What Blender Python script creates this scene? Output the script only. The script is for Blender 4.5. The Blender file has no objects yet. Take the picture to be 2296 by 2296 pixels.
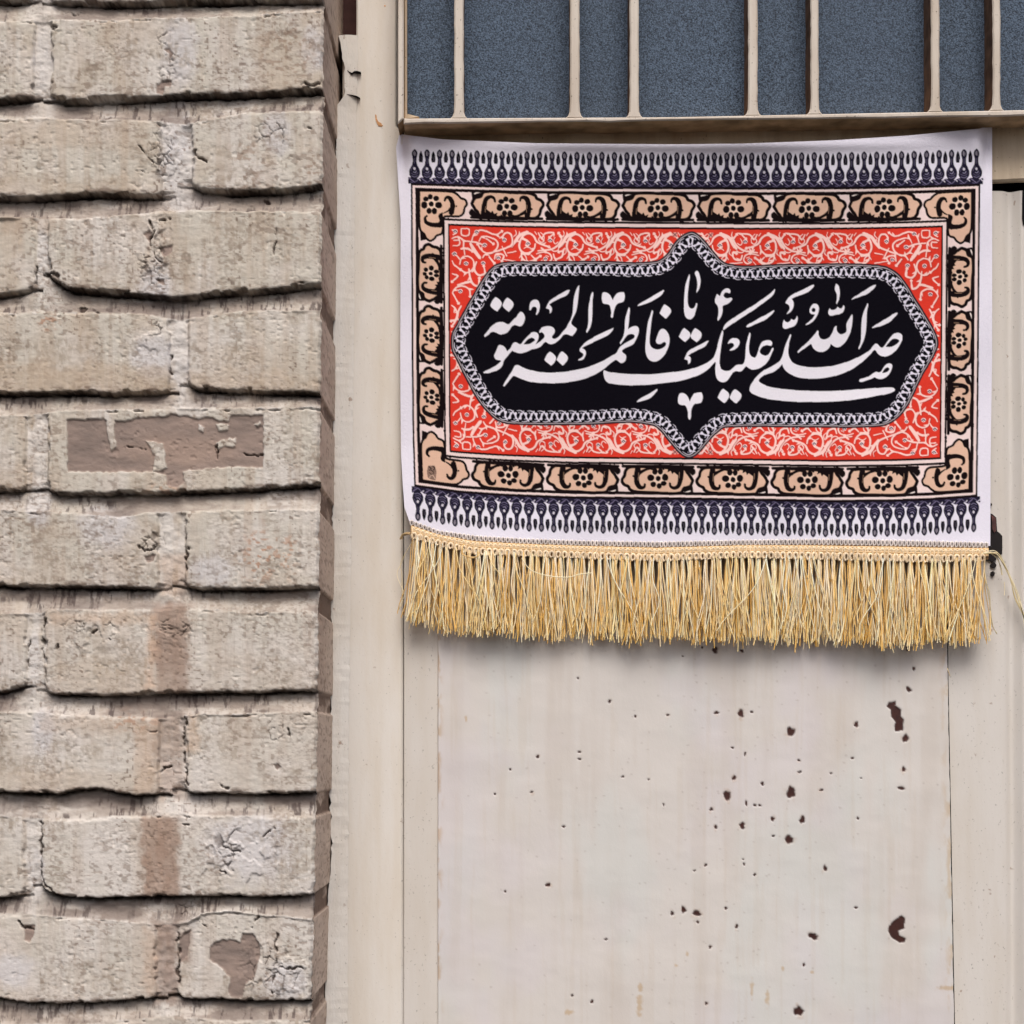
import bpy, math, random
import numpy as np
from mathutils import Vector

# ------------------------------------------------------------------ camera, sky, sun, exposure
scene = bpy.context.scene
F = 4400.0            # focal length in photograph pixels (photo 2296 x 2296)
CX = CY = 1148.0
DIST = 1.40           # metres from lens to the door plane (y = 0)
ZC = 1.55             # eye height
TILT = math.radians(7.0)
cd = bpy.data.cameras.new("camera")
cam = bpy.data.objects.new("camera", cd)
scene.collection.objects.link(cam)
cam.location = (0, -DIST, ZC)
cam.rotation_euler = (math.pi / 2 + TILT, 0, 0)
cd.sensor_width = 36.0
cd.lens = 36.0 * F / 2296.0
cd.clip_start = 0.02
cd.clip_end = 500
scene.camera = cam
scene.render.resolution_x = scene.render.resolution_y = 1024

SUN_EL, SUN_AZ = math.radians(55), math.radians(6)   # azimuth: from straight in front of the wall towards the left
w = bpy.data.worlds.new("World"); scene.world = w; w.use_nodes = True
nt = w.node_tree
sky = nt.nodes.new('ShaderNodeTexSky'); sky.sky_type = 'NISHITA'; sky.sun_disc = False
sky.sun_elevation = SUN_EL
sky.sun_rotation = math.pi - SUN_AZ
sky.air_density = 0.7; sky.dust_density = 6.0; sky.ozone_density = 0.6
bg = nt.nodes['Background']; bg.inputs['Strength'].default_value = 0.075
nt.links.new(sky.outputs['Color'], bg.inputs['Color'])
sl = bpy.data.lights.new("sun", 'SUN'); sl.energy = 1.5; sl.angle = math.radians(32); sl.color = (1.0, 0.985, 0.96)
so = bpy.data.objects.new("sun", sl); scene.collection.objects.link(so)
sdir = Vector((math.sin(SUN_AZ) * math.cos(SUN_EL), -math.cos(SUN_AZ) * math.cos(SUN_EL), math.sin(SUN_EL)))
so.rotation_euler = sdir.to_track_quat('Z', 'Y').to_euler()
so.location = sdir * 5
scene.view_settings.view_transform = 'Standard'
scene.view_settings.look = 'None'
scene.view_settings.gamma = 1
scene.view_settings.use_curve_mapping = False
scene.view_settings.exposure = 0.70

COL = scene.collection
RNG = np.random.default_rng(7)
random.seed(7)

# ------------------------------------------------------------------ helpers
def lin(c):
    c = np.asarray(c, dtype=np.float64) / 255.0
    return np.where(c <= 0.04045, c / 12.92, ((c + 0.055) / 1.055) ** 2.4)

def at(px, py, Y):
    """point on the plane y = Y seen at photograph pixel (px, py)"""
    px = np.asarray(px, float); py = np.asarray(py, float); Y = np.asarray(Y, float)
    x = (px - CX) / F; y = -(py - CY) / F
    dy = math.cos(TILT) - y * math.sin(TILT)
    dz = math.sin(TILT) + y * math.cos(TILT)
    t = (Y + DIST) / dy
    return np.stack([x * t, Y + 0 * t, ZC + dz * t], axis=-1)

def noise(h, w_, cy, cx, seed):
    r = np.random.default_rng(seed)
    gy = int(h / cy) + 3; gx = int(w_ / cx) + 3
    g = r.random((gy, gx))
    yy = np.arange(h) / cy; xx = np.arange(w_) / cx
    iy = yy.astype(int); ix = xx.astype(int)
    fy = yy - iy; fx = xx - ix
    fy = fy * fy * (3 - 2 * fy); fx = fx * fx * (3 - 2 * fx)
    a = g[iy][:, ix]; b = g[iy][:, ix + 1]; c = g[iy + 1][:, ix]; d = g[iy + 1][:, ix + 1]
    fx = fx[None, :]; fy = fy[:, None]
    return (a * (1 - fx) + b * fx) * (1 - fy) + (c * (1 - fx) + d * fx) * fy

def fbm(h, w_, cy, cx, seed, octs=4, gain=0.55):
    s = 0; a = 1; t = 0
    for o in range(octs):
        if cy < 1 and cx < 1: break
        s = s + a * noise(h, w_, max(cy, 1.0), max(cx, 1.0), seed * 31 + o); t += a
        a *= gain; cy /= 2; cx /= 2
    return s / t            # about 0..1, mean .5

def sstep(a, b, x):
    t = np.clip((x - a) / (b - a), 0, 1)
    return t * t * (3 - 2 * t)

def mesh_obj(name, verts, faces, mat=None, parent=None, smooth=False, cols=None):
    me = bpy.data.meshes.new(name)
    verts = np.asarray(verts, dtype=np.float32)
    if isinstance(faces, np.ndarray):
        n, k = faces.shape
        me.vertices.add(len(verts)); me.vertices.foreach_set('co', verts.ravel())
        me.loops.add(n * k); me.loops.foreach_set('vertex_index', faces.astype(np.int32).ravel())
        me.polygons.add(n)
        me.polygons.foreach_set('loop_start', np.arange(0, n * k, k, dtype=np.int32))
        me.polygons.foreach_set('loop_total', np.full(n, k, dtype=np.int32))
        me.update(calc_edges=True)
    else:
        me.from_pydata([tuple(v) for v in verts], [], faces)
        me.update()
    if smooth:
        me.polygons.foreach_set('use_smooth', np.ones(len(me.polygons), dtype=bool))
    if cols is not None:
        ca = me.color_attributes.new('col', 'FLOAT_COLOR', 'POINT')
        c4 = np.ones((len(verts), 4), dtype=np.float32); c4[:, :3] = cols
        ca.data.foreach_set('color', c4.ravel())
    if mat: me.materials.append(mat)
    o = bpy.data.objects.new(name, me); COL.objects.link(o)
    if parent: o.parent = parent
    return o

def grid_faces(ny, nx, flip=False):
    i = np.arange(ny * nx).reshape(ny, nx)
    a = i[:-1, :-1].ravel(); b = i[:-1, 1:].ravel(); c = i[1:, 1:].ravel(); d = i[1:, :-1].ravel()
    return np.stack([a, d, c, b] if not flip else [a, b, c, d], axis=1)

class MB:
    """collects pieces, links them as one mesh"""
    def __init__(s): s.v = []; s.f = []; s.c = []
    def add(s, v, f, c=None):
        n = len(s.v); s.v.extend([tuple(map(float, p)) for p in v])
        s.f.extend([tuple(i + n for i in q) for q in f])
        s.c.extend([c if c is not None else (1, 1, 1)] * len(v))
    def prism(s, pts, y0, y1, c=None, bev=0.0):
        """pixel outline cast on y0 (front) and carried straight back to y1; small front bevel"""
        P = at([p[0] for p in pts], [p[1] for p in pts], y0)
        n = len(P)
        area = sum(P[i][0] * P[(i + 1) % n][2] - P[(i + 1) % n][0] * P[i][2] for i in range(n))
        if area < 0: P = P[::-1]
        B = P.copy(); B[:, 1] = y1
        if bev > 0:
            M = P.copy(); M[:, 1] = y0 + bev
            ctr = None
            # inset by moving along inward normals in the x-z plane
            I = P.copy()
            for i in range(n):
                p0, p1, p2 = P[i - 1], P[i], P[(i + 1) % n]
                e1 = np.array([p1[0] - p0[0], p1[2] - p0[2]]); e2 = np.array([p2[0] - p1[0], p2[2] - p1[2]])
                e1 /= np.linalg.norm(e1) + 1e-12; e2 /= np.linalg.norm(e2) + 1e-12
                n1 = np.array([-e1[1], e1[0]]); n2 = np.array([-e2[1], e2[0]])
                m = n1 + n2; m /= max(0.4, np.dot(m, n1) + 1e-9) if np.linalg.norm(m) > 1e-9 else 1
                I[i][0] += m[0] * bev; I[i][2] += m[1] * bev
            v = list(I) + list(M) + list(B)
            f = [tuple(range(n))]
            for k in (0, 1):
                for i in range(n):
                    j = (i + 1) % n
                    f.append((k * n + j, k * n + i, (k + 1) * n + i, (k + 1) * n + j))
        else:
            v = list(P) + list(B)
            f = [tuple(range(n))]
            for i in range(n):
                j = (i + 1) % n
                f.append((j, i, n + i, n + j))
        s.add(v, f, c)
    def rect(s, x0, y0, x1, y1, Y0, Y1, c=None, bev=0.0):
        s.prism([(x0, y0), (x1, y0), (x1, y1), (x0, y1)], Y0, Y1, c, bev)
    def build(s, name, mat=None, parent=None, smooth=False, cols=False, side=None):
        o = mesh_obj(name, s.v, s.f, mat, parent, smooth, np.array(s.c) if cols else None)
        if side:                                  # faces that do not look out of the wall take a browner second material
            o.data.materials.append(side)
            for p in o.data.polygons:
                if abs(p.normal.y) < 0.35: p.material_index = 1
        return o

def tag(o, label=None, cat=None, group=None, kind=None):
    if label: o['label'] = label
    if cat: o['category'] = cat
    if group: o['group'] = group
    if kind: o['kind'] = kind
    return o

def empty(name, loc):
    o = bpy.data.objects.new(name, None); COL.objects.link(o); o.location = loc
    o.empty_display_size = 0.05
    return o

def adopt(child, par):
    child.parent = par
    child.matrix_parent_inverse = par.matrix_basis.inverted()
    return child

# ------------------------------------------------------------------ materials
def new_mat(name):
    m = bpy.data.materials.new(name); m.use_nodes = True
    return m, m.node_tree, m.node_tree.nodes['Principled BSDF']

def attr_mat(name, rough=0.8, bump=0.0, bscale=600.0, spec=0.3, sheen=0.0, stretch=(1, 1, 1)):
    m, t, b = new_mat(name)
    a = t.nodes.new('ShaderNodeAttribute'); a.attribute_name = 'col'
    t.links.new(a.outputs['Color'], b.inputs['Base Color'])
    b.inputs['Roughness'].default_value = rough
    b.inputs['Specular IOR Level'].default_value = spec
    if sheen: b.inputs['Sheen Weight'].default_value = sheen
    if bump:
        g = t.nodes.new('ShaderNodeNewGeometry')
        mp = t.nodes.new('ShaderNodeMapping'); mp.inputs['Scale'].default_value = stretch
        n = t.nodes.new('ShaderNodeTexNoise'); n.inputs['Scale'].default_value = bscale
        n.inputs['Detail'].default_value = 5; n.inputs['Roughness'].default_value = 0.65
        bp = t.nodes.new('ShaderNodeBump'); bp.inputs['Strength'].default_value = bump
        bp.inputs['Distance'].default_value = 0.001
        t.links.new(g.outputs['Position'], mp.inputs['Vector'])
        t.links.new(mp.outputs['Vector'], n.inputs['Vector'])
        t.links.new(n.outputs['Fac'], bp.inputs['Height'])
        t.links.new(bp.outputs['Normal'], b.inputs['Normal'])
    return m

def paint_mat(name, base, dirt, rust=(120, 80, 45), dirt_amt=0.35, speck=0.5, rough=0.5, bump=0.15):
    """old oil paint on steel: vertical run stains, fine specks, a few rust freckles"""
    m, t, b = new_mat(name)
    L = t.links.new
    g = t.nodes.new('ShaderNodeNewGeometry')
    def nz(scale, st, detail=4, rgh=0.6):
        mp = t.nodes.new('ShaderNodeMapping'); mp.inputs['Scale'].default_value = st
        n = t.nodes.new('ShaderNodeTexNoise'); n.inputs['Scale'].default_value = scale
        n.inputs['Detail'].default_value = detail; n.inputs['Roughness'].default_value = rgh
        L(g.outputs['Position'], mp.inputs['Vector']); L(mp.outputs['Vector'], n.inputs['Vector'])
        return n.outputs['Fac']
    def ramp(fac, p0, p1, v0=0.0, v1=1.0):
        r = t.nodes.new('ShaderNodeMapRange'); r.inputs['From Min'].default_value = p0; r.inputs['From Max'].default_value = p1
        r.inputs['To Min'].default_value = v0; r.inputs['To Max'].default_value = v1
        L(fac, r.inputs['Value']); return r.outputs['Result']
    def mix(fac, a, c):
        x = t.nodes.new('ShaderNodeMix'); x.data_type = 'RGBA'
        L(fac, x.inputs[0])
        if isinstance(a, tuple): x.inputs[6].default_value = a
        else: L(a, x.inputs[6])
        x.inputs[7].default_value = c
        return x.outputs[2]
    c4 = lambda c: tuple(lin(c)) + (1.0,)
    col = mix(ramp(nz(60, (1, 1, 0.12)), 0.42, 0.75, 0, dirt_amt), c4(base), c4(dirt))
    col = mix(ramp(nz(14, (1, 1, 0.5)), 0.45, 0.7, 0, dirt_amt * 0.8), col, c4(dirt))
    col = mix(ramp(nz(520, (1, 1, 0.8), 2), 0.66, 0.74, 0, speck), col, c4(tuple(int(x * 0.55) for x in dirt)))
    col = mix(ramp(nz(150, (1, 1, 1), 3), 0.69, 0.76, 0, 0.6), col, c4(rust))
    L(col, b.inputs['Base Color'])
    b.inputs['Roughness'].default_value = rough
    b.inputs['Specular IOR Level'].default_value = 0.35
    bp = t.nodes.new('ShaderNodeBump'); bp.inputs['Strength'].default_value = bump; bp.inputs['Distance'].default_value = 0.001
    L(nz(350, (1, 1, 0.5), 4), bp.inputs['Height']); L(bp.outputs['Normal'], b.inputs['Normal'])
    return m

def plain_mat(name, c, rough=0.8, spec=0.3, nscale=200, amt=0.3, c2=None):
    m, t, b = new_mat(name)
    g = t.nodes.new('ShaderNodeNewGeometry')
    n = t.nodes.new('ShaderNodeTexNoise'); n.inputs['Scale'].default_value = nscale; n.inputs['Detail'].default_value = 5
    t.links.new(g.outputs['Position'], n.inputs['Vector'])
    r = t.nodes.new('ShaderNodeValToRGB')
    r.color_ramp.elements[0].position = 0.3; r.color_ramp.elements[1].position = 0.7
    c2 = c2 or tuple(min(255, int(x * (1 + amt))) for x in c)
    r.color_ramp.elements[0].color = tuple(lin(c)) + (1,); r.color_ramp.elements[1].color = tuple(lin(c2)) + (1,)
    t.links.new(n.outputs['Fac'], r.inputs['Fac']); t.links.new(r.outputs['Color'], b.inputs['Base Color'])
    b.inputs['Roughness'].default_value = rough; b.inputs['Specular IOR Level'].default_value = spec
    return m

M_brick = attr_mat('painted_brick', 0.9, 0.28, 900, 0.2, stretch=(1, 1, 1.6))
M_panel = attr_mat('chipped_door_paint', 0.5, 0.12, 420, 0.35, stretch=(1, 1, 0.6))
M_cloth = attr_mat('printed_satin', 0.85, 0.2, 1500, 0.04)
M_thread = attr_mat('gold_thread', 0.36, 0.0, 0, 0.6)
def silk(m):                                     # thin glossy threads let light through
    t = m.node_tree; b = t.nodes['Principled BSDF']; a = [n for n in t.nodes if n.type == 'ATTRIBUTE'][0]
    tr_ = t.nodes.new('ShaderNodeBsdfTranslucent'); mx = t.nodes.new('ShaderNodeMixShader'); mx.inputs[0].default_value = 0.03
    t.links.new(a.outputs['Color'], tr_.inputs['Color'])
    t.links.new(b.outputs['BSDF'], mx.inputs[1]); t.links.new(tr_.outputs['BSDF'], mx.inputs[2])
    t.links.new(mx.outputs[0], [n for n in t.nodes if n.type == 'OUTPUT_MATERIAL'][0].inputs['Surface'])
silk(M_thread)
M_braid = attr_mat('braid_thread', 0.6, 0.0, 0, 0.35)
M_jamb = paint_mat('jamb_paint', (216, 211, 204), (200, 187, 168), dirt_amt=0.6)
M_plaster = paint_mat('plaster_paint', (216, 212, 206), (196, 184, 168), dirt_amt=0.5, rough=0.85, bump=0.4)
M_rail = paint_mat('rail_paint', (208, 192, 168), (160, 134, 104), dirt_amt=0.75, speck=1.0)
M_bar = paint_mat('grille_paint', (202, 193, 182), (158, 138, 116), dirt_amt=0.5, speck=0.9)
M_stile = paint_mat('stile_paint', (204, 199, 193), (190, 180, 166), dirt_amt=0.5)
M_dark = plain_mat('bare_dark_metal', (17, 12, 13), 0.75, 0.3, 300, 0.5)
M_primer = plain_mat('brown_primer', (66, 44, 42), 0.85, 0.2, 120, 0.25)
M_hole = plain_mat('soot_black', (14, 12, 14), 0.9, 0.1, 300, 0.5)
M_core = plain_mat('old_render', (176, 164, 150), 0.9, 0.2, 40, 0.12)
M_ground = plain_mat('concrete_pavement', (74, 72, 70), 0.9, 0.2, 6, 0.15)

M_side = plain_mat('brown_bar_sides', (78, 60, 48), 0.8, 0.2, 90, 0.6)  # browner than the front, for the side faces of the bars
M_under = plain_mat('brown_frame_sides', (140, 120, 96), 0.85, 0.2, 60, 0.5)  # browner than the front, for the frame's side and under faces
def glass_mat():
    m, t, b = new_mat('obscured_glass')
    L = t.links.new
    g = t.nodes.new('ShaderNodeNewGeometry')
    n = t.nodes.new('ShaderNodeTexNoise'); n.inputs['Scale'].default_value = 900; n.inputs['Detail'].default_value = 3; n.inputs['Roughness'].default_value = 0.7
    n2 = t.nodes.new('ShaderNodeTexNoise'); n2.inputs['Scale'].default_value = 5; n2.inputs['Detail'].default_value = 3
    L(g.outputs['Position'], n.inputs['Vector']); L(g.outputs['Position'], n2.inputs['Vector'])
    r = t.nodes.new('ShaderNodeValToRGB')
    e = r.color_ramp.elements
    e[0].position = 0.36; e[0].color = tuple(lin((24, 31, 41))) + (1,)
    e[1].position = 0.66; e[1].color = tuple(lin((96, 114, 136))) + (1,)
    L(n.outputs['Fac'], r.inputs['Fac'])
    mx = t.nodes.new('ShaderNodeMix'); mx.data_type = 'RGBA'
    mr = t.nodes.new('ShaderNodeMapRange'); mr.inputs['From Min'].default_value = 0.35; mr.inputs['From Max'].default_value = 0.7
    mr.inputs['To Max'].default_value = 0.4
    L(n2.outputs['Fac'], mr.inputs['Value']); L(mr.outputs['Result'], mx.inputs[0])
    L(r.outputs['Color'], mx.inputs[6]); mx.inputs[7].default_value = tuple(lin((66, 76, 90))) + (1,)
    L(mx.outputs[2], b.inputs['Base Color'])
    b.inputs['Roughness'].default_value = 0.4; b.inputs['Specular IOR Level'].default_value = 0.14
    bp = t.nodes.new('ShaderNodeBump'); bp.inputs['Strength'].default_value = 0.5; bp.inputs['Distance'].default_value = 0.0012
    L(n.outputs['Fac'], bp.inputs['Height']); L(bp.outputs['Normal'], b.inputs['Normal'])
    return m
M_glass = glass_mat()

# ------------------------------------------------------------------ ground
gv = [(-6, -8, 0), (6, -8, 0), (6, 0.5, 0), (-6, 0.5, 0)]
tag(mesh_obj('pavement', gv, [(0, 1, 2, 3)], M_ground), 'dark grey pavement in front of the door', 'pavement', kind='structure')

# ------------------------------------------------------------------ brick wall (height field of the front, plus its return)
YP = -0.115                                  # front of the bricks
EDGE = ([-400, 0, 200, 445, 700, 1100, 1500, 1800, 2200, 2700], [730, 726, 724, 722, 719, 716, 712, 708, 698, 690])
ROWS = [  # (top polyline, [(x0, x1, bottom polyline)])
    ([(-400, -395), (800, -410)], [(-400, 345, [(-400, -215), (800, -225)]), (400, 800, [(-400, -215), (800, -225)])]),
    ([(-400, -178), (800, -190)], [(-400, 70, [(-400, 2), (800, -6)]), (112, 800, [(-400, 4), (300, 4), (720, -4)])]),
    ([(-400, 48), (0, 46), (300, 42), (560, 36), (720, 22), (800, 20)],
     [(-400, 76, [(-400, 226), (0, 223), (60, 220)]), (114, 800, [(114, 224), (160, 226), (300, 220), (420, 212), (560, 209), (690, 200), (800, 196)])]),
    ([(-400, 268), (0, 266), (300, 268), (420, 276), (500, 262), (560, 252), (800, 244)],
     [(-400, 362, [(-400, 448), (0, 444), (140, 440), (230, 434), (345, 440)]), (430, 800, [(430, 416), (450, 424), (540, 430), (650, 425), (720, 416), (800, 414)])]),
    ([(-400, 490), (0, 486), (200, 490), (350, 476), (430, 470), (560, 474), (800, 474)],
     [(-400, 80, [(-400, 668), (0, 660), (70, 648)]), (108, 800, [(108, 615), (128, 632), (160, 648), (240, 656), (380, 668), (470, 662), (600, 650), (690, 640), (800, 630)])]),
    ([(-400, 706), (0, 702), (120, 700), (300, 702), (400, 716), (460, 710), (530, 698), (800, 694)],
     [(-400, 380, [(-400, 884), (0, 881), (150, 880), (250, 882), (370, 880)]), (422, 800, [(422, 862), (440, 872), (560, 876), (718, 882), (800, 884)])]),
    ([(-400, 936), (0, 930), (60, 930), (105, 924), (300, 916), (560, 914), (800, 910)],
     [(-400, 56, [(-400, 1106), (0, 1100), (56, 1100)]), (106, 800, [(106, 1098), (130, 1108), (250, 1106), (400, 1104), (560, 1098), (700, 1088), (800, 1082)])]),
    ([(-400, 1146), (0, 1144), (100, 1146), (270, 1160), (330, 1150), (420, 1146), (600, 1142), (800, 1144)],
     [(-400, 354, [(-400, 1324), (0, 1312), (30, 1316), (200, 1316), (350, 1320)]), (416, 800, [(416, 1314), (440, 1320), (560, 1322), (720, 1316), (800, 1316)])]),
    ([(-400, 1376), (0, 1376), (90, 1372), (110, 1366), (330, 1366), (400, 1360), (480, 1366), (560, 1374), (715, 1372), (800, 1372)],
     [(-400, 58, [(-400, 1556), (0, 1552), (55, 1540)]), (98, 800, [(98, 1548), (115, 1558), (300, 1558), (450, 1554), (600, 1552), (712, 1548), (800, 1546)])]),
    ([(-400, 1600), (0, 1598), (100, 1598), (240, 1606), (370, 1608), (430, 1602), (600, 1598), (800, 1594)],
     [(-400, 356, [(-400, 1782), (0, 1776), (130, 1780), (170, 1772), (215, 1768), (260, 1778), (300, 1784), (350, 1782)]),
      (414, 800, [(414, 1770), (430, 1778), (520, 1780), (640, 1780), (712, 1776), (800, 1774)])]),
    ([(-400, 1836), (0, 1828), (60, 1834), (200, 1836), (330, 1828), (400, 1820), (430, 1828), (600, 1830), (800, 1834)],
     [(-400, 56, [(-400, 2016), (0, 2014), (50, 2008)]), (92, 800, [(92, 1985), (105, 2000), (135, 2014), (300, 2013), (450, 2010), (600, 2012), (708, 2004), (800, 2000)])]),
    ([(-400, 2052), (0, 2050), (90, 2052), (230, 2062), (350, 2070), (420, 2068), (450, 2050), (520, 2040), (580, 2050), (690, 2060), (800, 2062)],
     [(-400, 350, [(-400, 2250), (0, 2240), (60, 2250), (200, 2250), (345, 2238)]), (398, 800, [(398, 2232), (415, 2240), (560, 2246), (690, 2244), (800, 2244)])]),
    ([(-400, 2284), (0, 2300), (200, 2296), (370, 2280), (500, 2288), (800, 2290)],
     [(-400, 60, [(-400, 2470), (800, 2476)]), (100, 800, [(-400, 2470), (800, 2476)])]),
    ([(-400, 2516), (800, 2520)], [(-400, 340, [(-400, 2700), (800, 2700)]), (392, 800, [(-400, 2700), (800, 2700)])]),
]
def pl(x, P): return np.interp(x, [p[0] for p in P], [p[1] for p in P])

ST = 2.3
xs = np.arange(-300, 736, ST); ys = np.arange(-300, 2600, ST)
H_, W_ = len(ys), len(xs)
PX, PY = np.meshgrid(xs, ys)
wx = (fbm(H_, W_, 26, 22, 1) - .5) * 6 + (noise(H_, W_, 3, 2, 2) - .5) * 3.0
wy = (fbm(H_, W_, 14, 40, 3) - .5) * 4.5 + (noise(H_, W_, 2, 3.2, 4) - .5) * 3.2 + (noise(H_, W_, 6, 8, 44) - .5) * 2.5
QX, QY = PX + wx, PY + wy
brick_d = np.full((H_, W_), -1e3); brick_id = np.zeros((H_, W_), int); bid = 0
tops, bots, rowxj = [], [], []
for r, (top, bricks) in enumerate(ROWS):
    T = pl(QX, top)
    Bfull = None
    xj = []
    for k, (x0, x1, bot) in enumerate(bricks):
        bid += 1
        Bt = pl(QX, bot)
        dx = np.minimum(QX - x0, x1 - QX); dy = np.minimum(QY - T, Bt - QY)
        rad = 13.0
        d = np.minimum(dx, dy)
        cn = (dx < rad) & (dy < rad)
        d = np.where(cn, rad - np.hypot(rad - dx, rad - dy), d)
        upd = d > brick_d
        brick_d = np.where(upd, d, brick_d); brick_id = np.where(upd, bid, brick_id)
        if k == 0: Bfull = Bt; xj = 0.5 * (x1 + bricks[1][0])
        else: Bfull = np.where(QX > xj, Bt, Bfull)
    tops.append(T); bots.append(Bfull); rowxj.append(xj)
# mortar: weathered beds, deep under the upper brick and flush on the lower one
chipn = sstep(.60, .76, fbm(H_, W_, 9, 11, 441, 2)) * 7.0
brick_d = brick_d - chipn * sstep(14, 4, brick_d)
mort = np.full((H_, W_), -3.0)
for r in range(len(ROWS) - 1):
    b, tp = bots[r], tops[r + 1]
    tt = (QY - b) / np.maximum(tp - b, 4)
    inb = (tt >= -0.3) & (tt <= 1.1)
    t1 = np.clip(tt, 0, 1)
    dep = -(1.2 + 6.4 * (1 - t1 ** 2.2) + 4.6 * np.exp(-((QY - b) / 5.5) ** 2) * (0.35 + 1.0 * noise(H_, W_, 60, 24, 440)) * sstep(-3, 1, QY - b))
    flare = 1 - 0.62 * np.exp(-((PX - rowxj[r]) / 36.0) ** 2)
    dep = dep * flare - 2.0 * np.exp(-((PX - rowxj[r + 1]) / 20.0) ** 2) * t1 ** 2
    mort = np.where(inb, dep, mort)
mort = mort + (fbm(H_, W_, 9, 14, 5) - .5) * 2.4
rnd = np.random.default_rng(11).normal(0, 0.7, bid + 1)
tx = np.random.default_rng(12).normal(0, 0.004, bid + 1)
face = rnd[brick_id] + tx[brick_id] * (PX - 360) * 0.5
edge_drop = 1.5 * (1 - np.clip(brick_d / 7.0, 0, 1)) ** 2
face = face - edge_drop
grain = (fbm(H_, W_, 3.2, 6, 6, 3) - .5)
face = face + grain * 0.5 + (fbm(H_, W_, 40, 60, 8) - .5) * 0.9
inside = sstep(-1.2, 1.2, brick_d)
hgt = mort * (1 - inside) + np.maximum(face, mort) * inside
# lip of old paint on the upper arrises
for T in tops:
    k = np.exp(-((QY - T - 1.0) / 3.2) ** 2) * sstep(0.35, 0.6, fbm(H_, W_, 30, 40, 21))
    hgt += 1.1 * k * (brick_d > -6)

# colours: paint layers, bare clay where the paint came off, rust-brown runs, grime
def L3(c): return lin(c)[None, None, :]
C = np.zeros((H_, W_, 3)) + L3((193, 187, 176))
def blend(mask, c):
    global C
    C = C * (1 - mask[..., None]) + L3(c) * mask[..., None]
big = fbm(H_, W_, 60, 45, 31)
blend(sstep(0.45, 0.72, big) * 0.65, (206, 200, 195))
blend(sstep(0.5, 0.75, fbm(H_, W_, 120, 34, 33)) * 0.5, (188, 173, 156))
blend(sstep(0.56, 0.72, fbm(H_, W_, 70, 7, 34)) * 0.30, (164, 146, 128))
low = sstep(1000, 1700, PY); blend(sstep(.5, .74, fbm(H_, W_, 150, 12, 35)) * .42, (172, 154, 136))
blend(sstep(.52, .76, fbm(H_, W_, 50, 90, 36)) * .5, (182, 168, 152))
blend(sstep(.55, .72, fbm(H_, W_, 40, 40, 37)) * .5, (208, 201, 194))
blend(low * 0.30, (205, 199, 194))
def ell(cx, cy, rx, ry, soft=0.5, seed=40, amp=0.6):
    q = np.hypot((PX - cx) / rx, (PY - cy) / ry) + (fbm(H_, W_, 12, 9, seed) - .5) * amp
    return 1 - sstep(1 - soft, 1 + soft * 0.3, q)
for (cx, cy, rx, ry) in [(405, 110, 45, 90), (395, 300, 40, 90), (395, 370, 42, 80), (420, 450, 60, 30), (350, 640, 45, 60), (345, 800, 60, 60), (400, 820, 28, 80),
                         (95, 130, 25, 80), (95, 560, 14, 60), (470, 1280, 60, 50), (240, 1180, 70, 60), (85, 1130, 30, 60), (75, 1480, 16, 70), (95, 1640, 30, 60),
                         (80, 1950, 22, 70), (560, 1900, 120, 90), (30, 2180, 50, 50), (640, 2200, 60, 50), (700, 110, 30, 60), (620, 300, 40, 60)]:
    blend(ell(cx, cy, rx, ry, 0.5, int(cx + cy)) * 0.75, (199, 196, 197))
blend(sstep(.50, .72, fbm(H_, W_, 26, 2.6, 38, 3)) * sstep(.4, .62, fbm(H_, W_, 90, 60, 39)) * .22, (150, 134, 118))
blend(sstep(.52, .72, fbm(H_, W_, 22, 2.2, 381, 3)) * sstep(.4, .62, fbm(H_, W_, 70, 60, 391)) * .2, (212, 206, 200))
blend(sstep(.54, .74, fbm(H_, W_, 34, 20, 701)) * sstep(.4, .7, fbm(H_, W_, 3, 4, 702, 2)) * .55, (134, 120, 104))
blend(sstep(.56, .72, fbm(H_, W_, 24, 60, 703)) * sstep(.42, .62, fbm(H_, W_, 5, 3, 704, 3)) * .5, (150, 137, 122))
# mortar of its own colour
bedm = np.zeros((H_, W_))
for r in range(len(ROWS) - 1):
    fl_ = 1 - 0.8 * np.exp(-((PX - rowxj[r]) / 34.0) ** 2)
    bedm = np.maximum(bedm, sstep(-2, 2, QY - bots[r]) * sstep(-3, 3, tops[r + 1] - QY) * fl_)
vj = sstep(-1, -3, brick_d) * (1 - bedm)
blend(vj * .75 * sstep(.2, .5, fbm(H_, W_, 30, 10, 560)), (204, 199, 194))
for (x0, y0, x1, y1, a) in ((-20, 815, 382, 886, .55), (424, 838, 720, 884, .45), (-20, 1040, 58, 1104, .4), (120, 1490, 330, 1556, .3), (-20, 400, 300, 446, .35), (560, 80, 722, 205, .3), (-20, 1720, 350, 1786, .3)):
    n_ = (fbm(H_, W_, 16, 20, int(x1 + y0)) - .5) * 60
    blend(sstep(-14, 14, np.minimum(np.minimum(PX - x0, x1 - PX), np.minimum(PY - y0, y1 - PY)) + n_) * a, (176, 157, 136))
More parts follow.
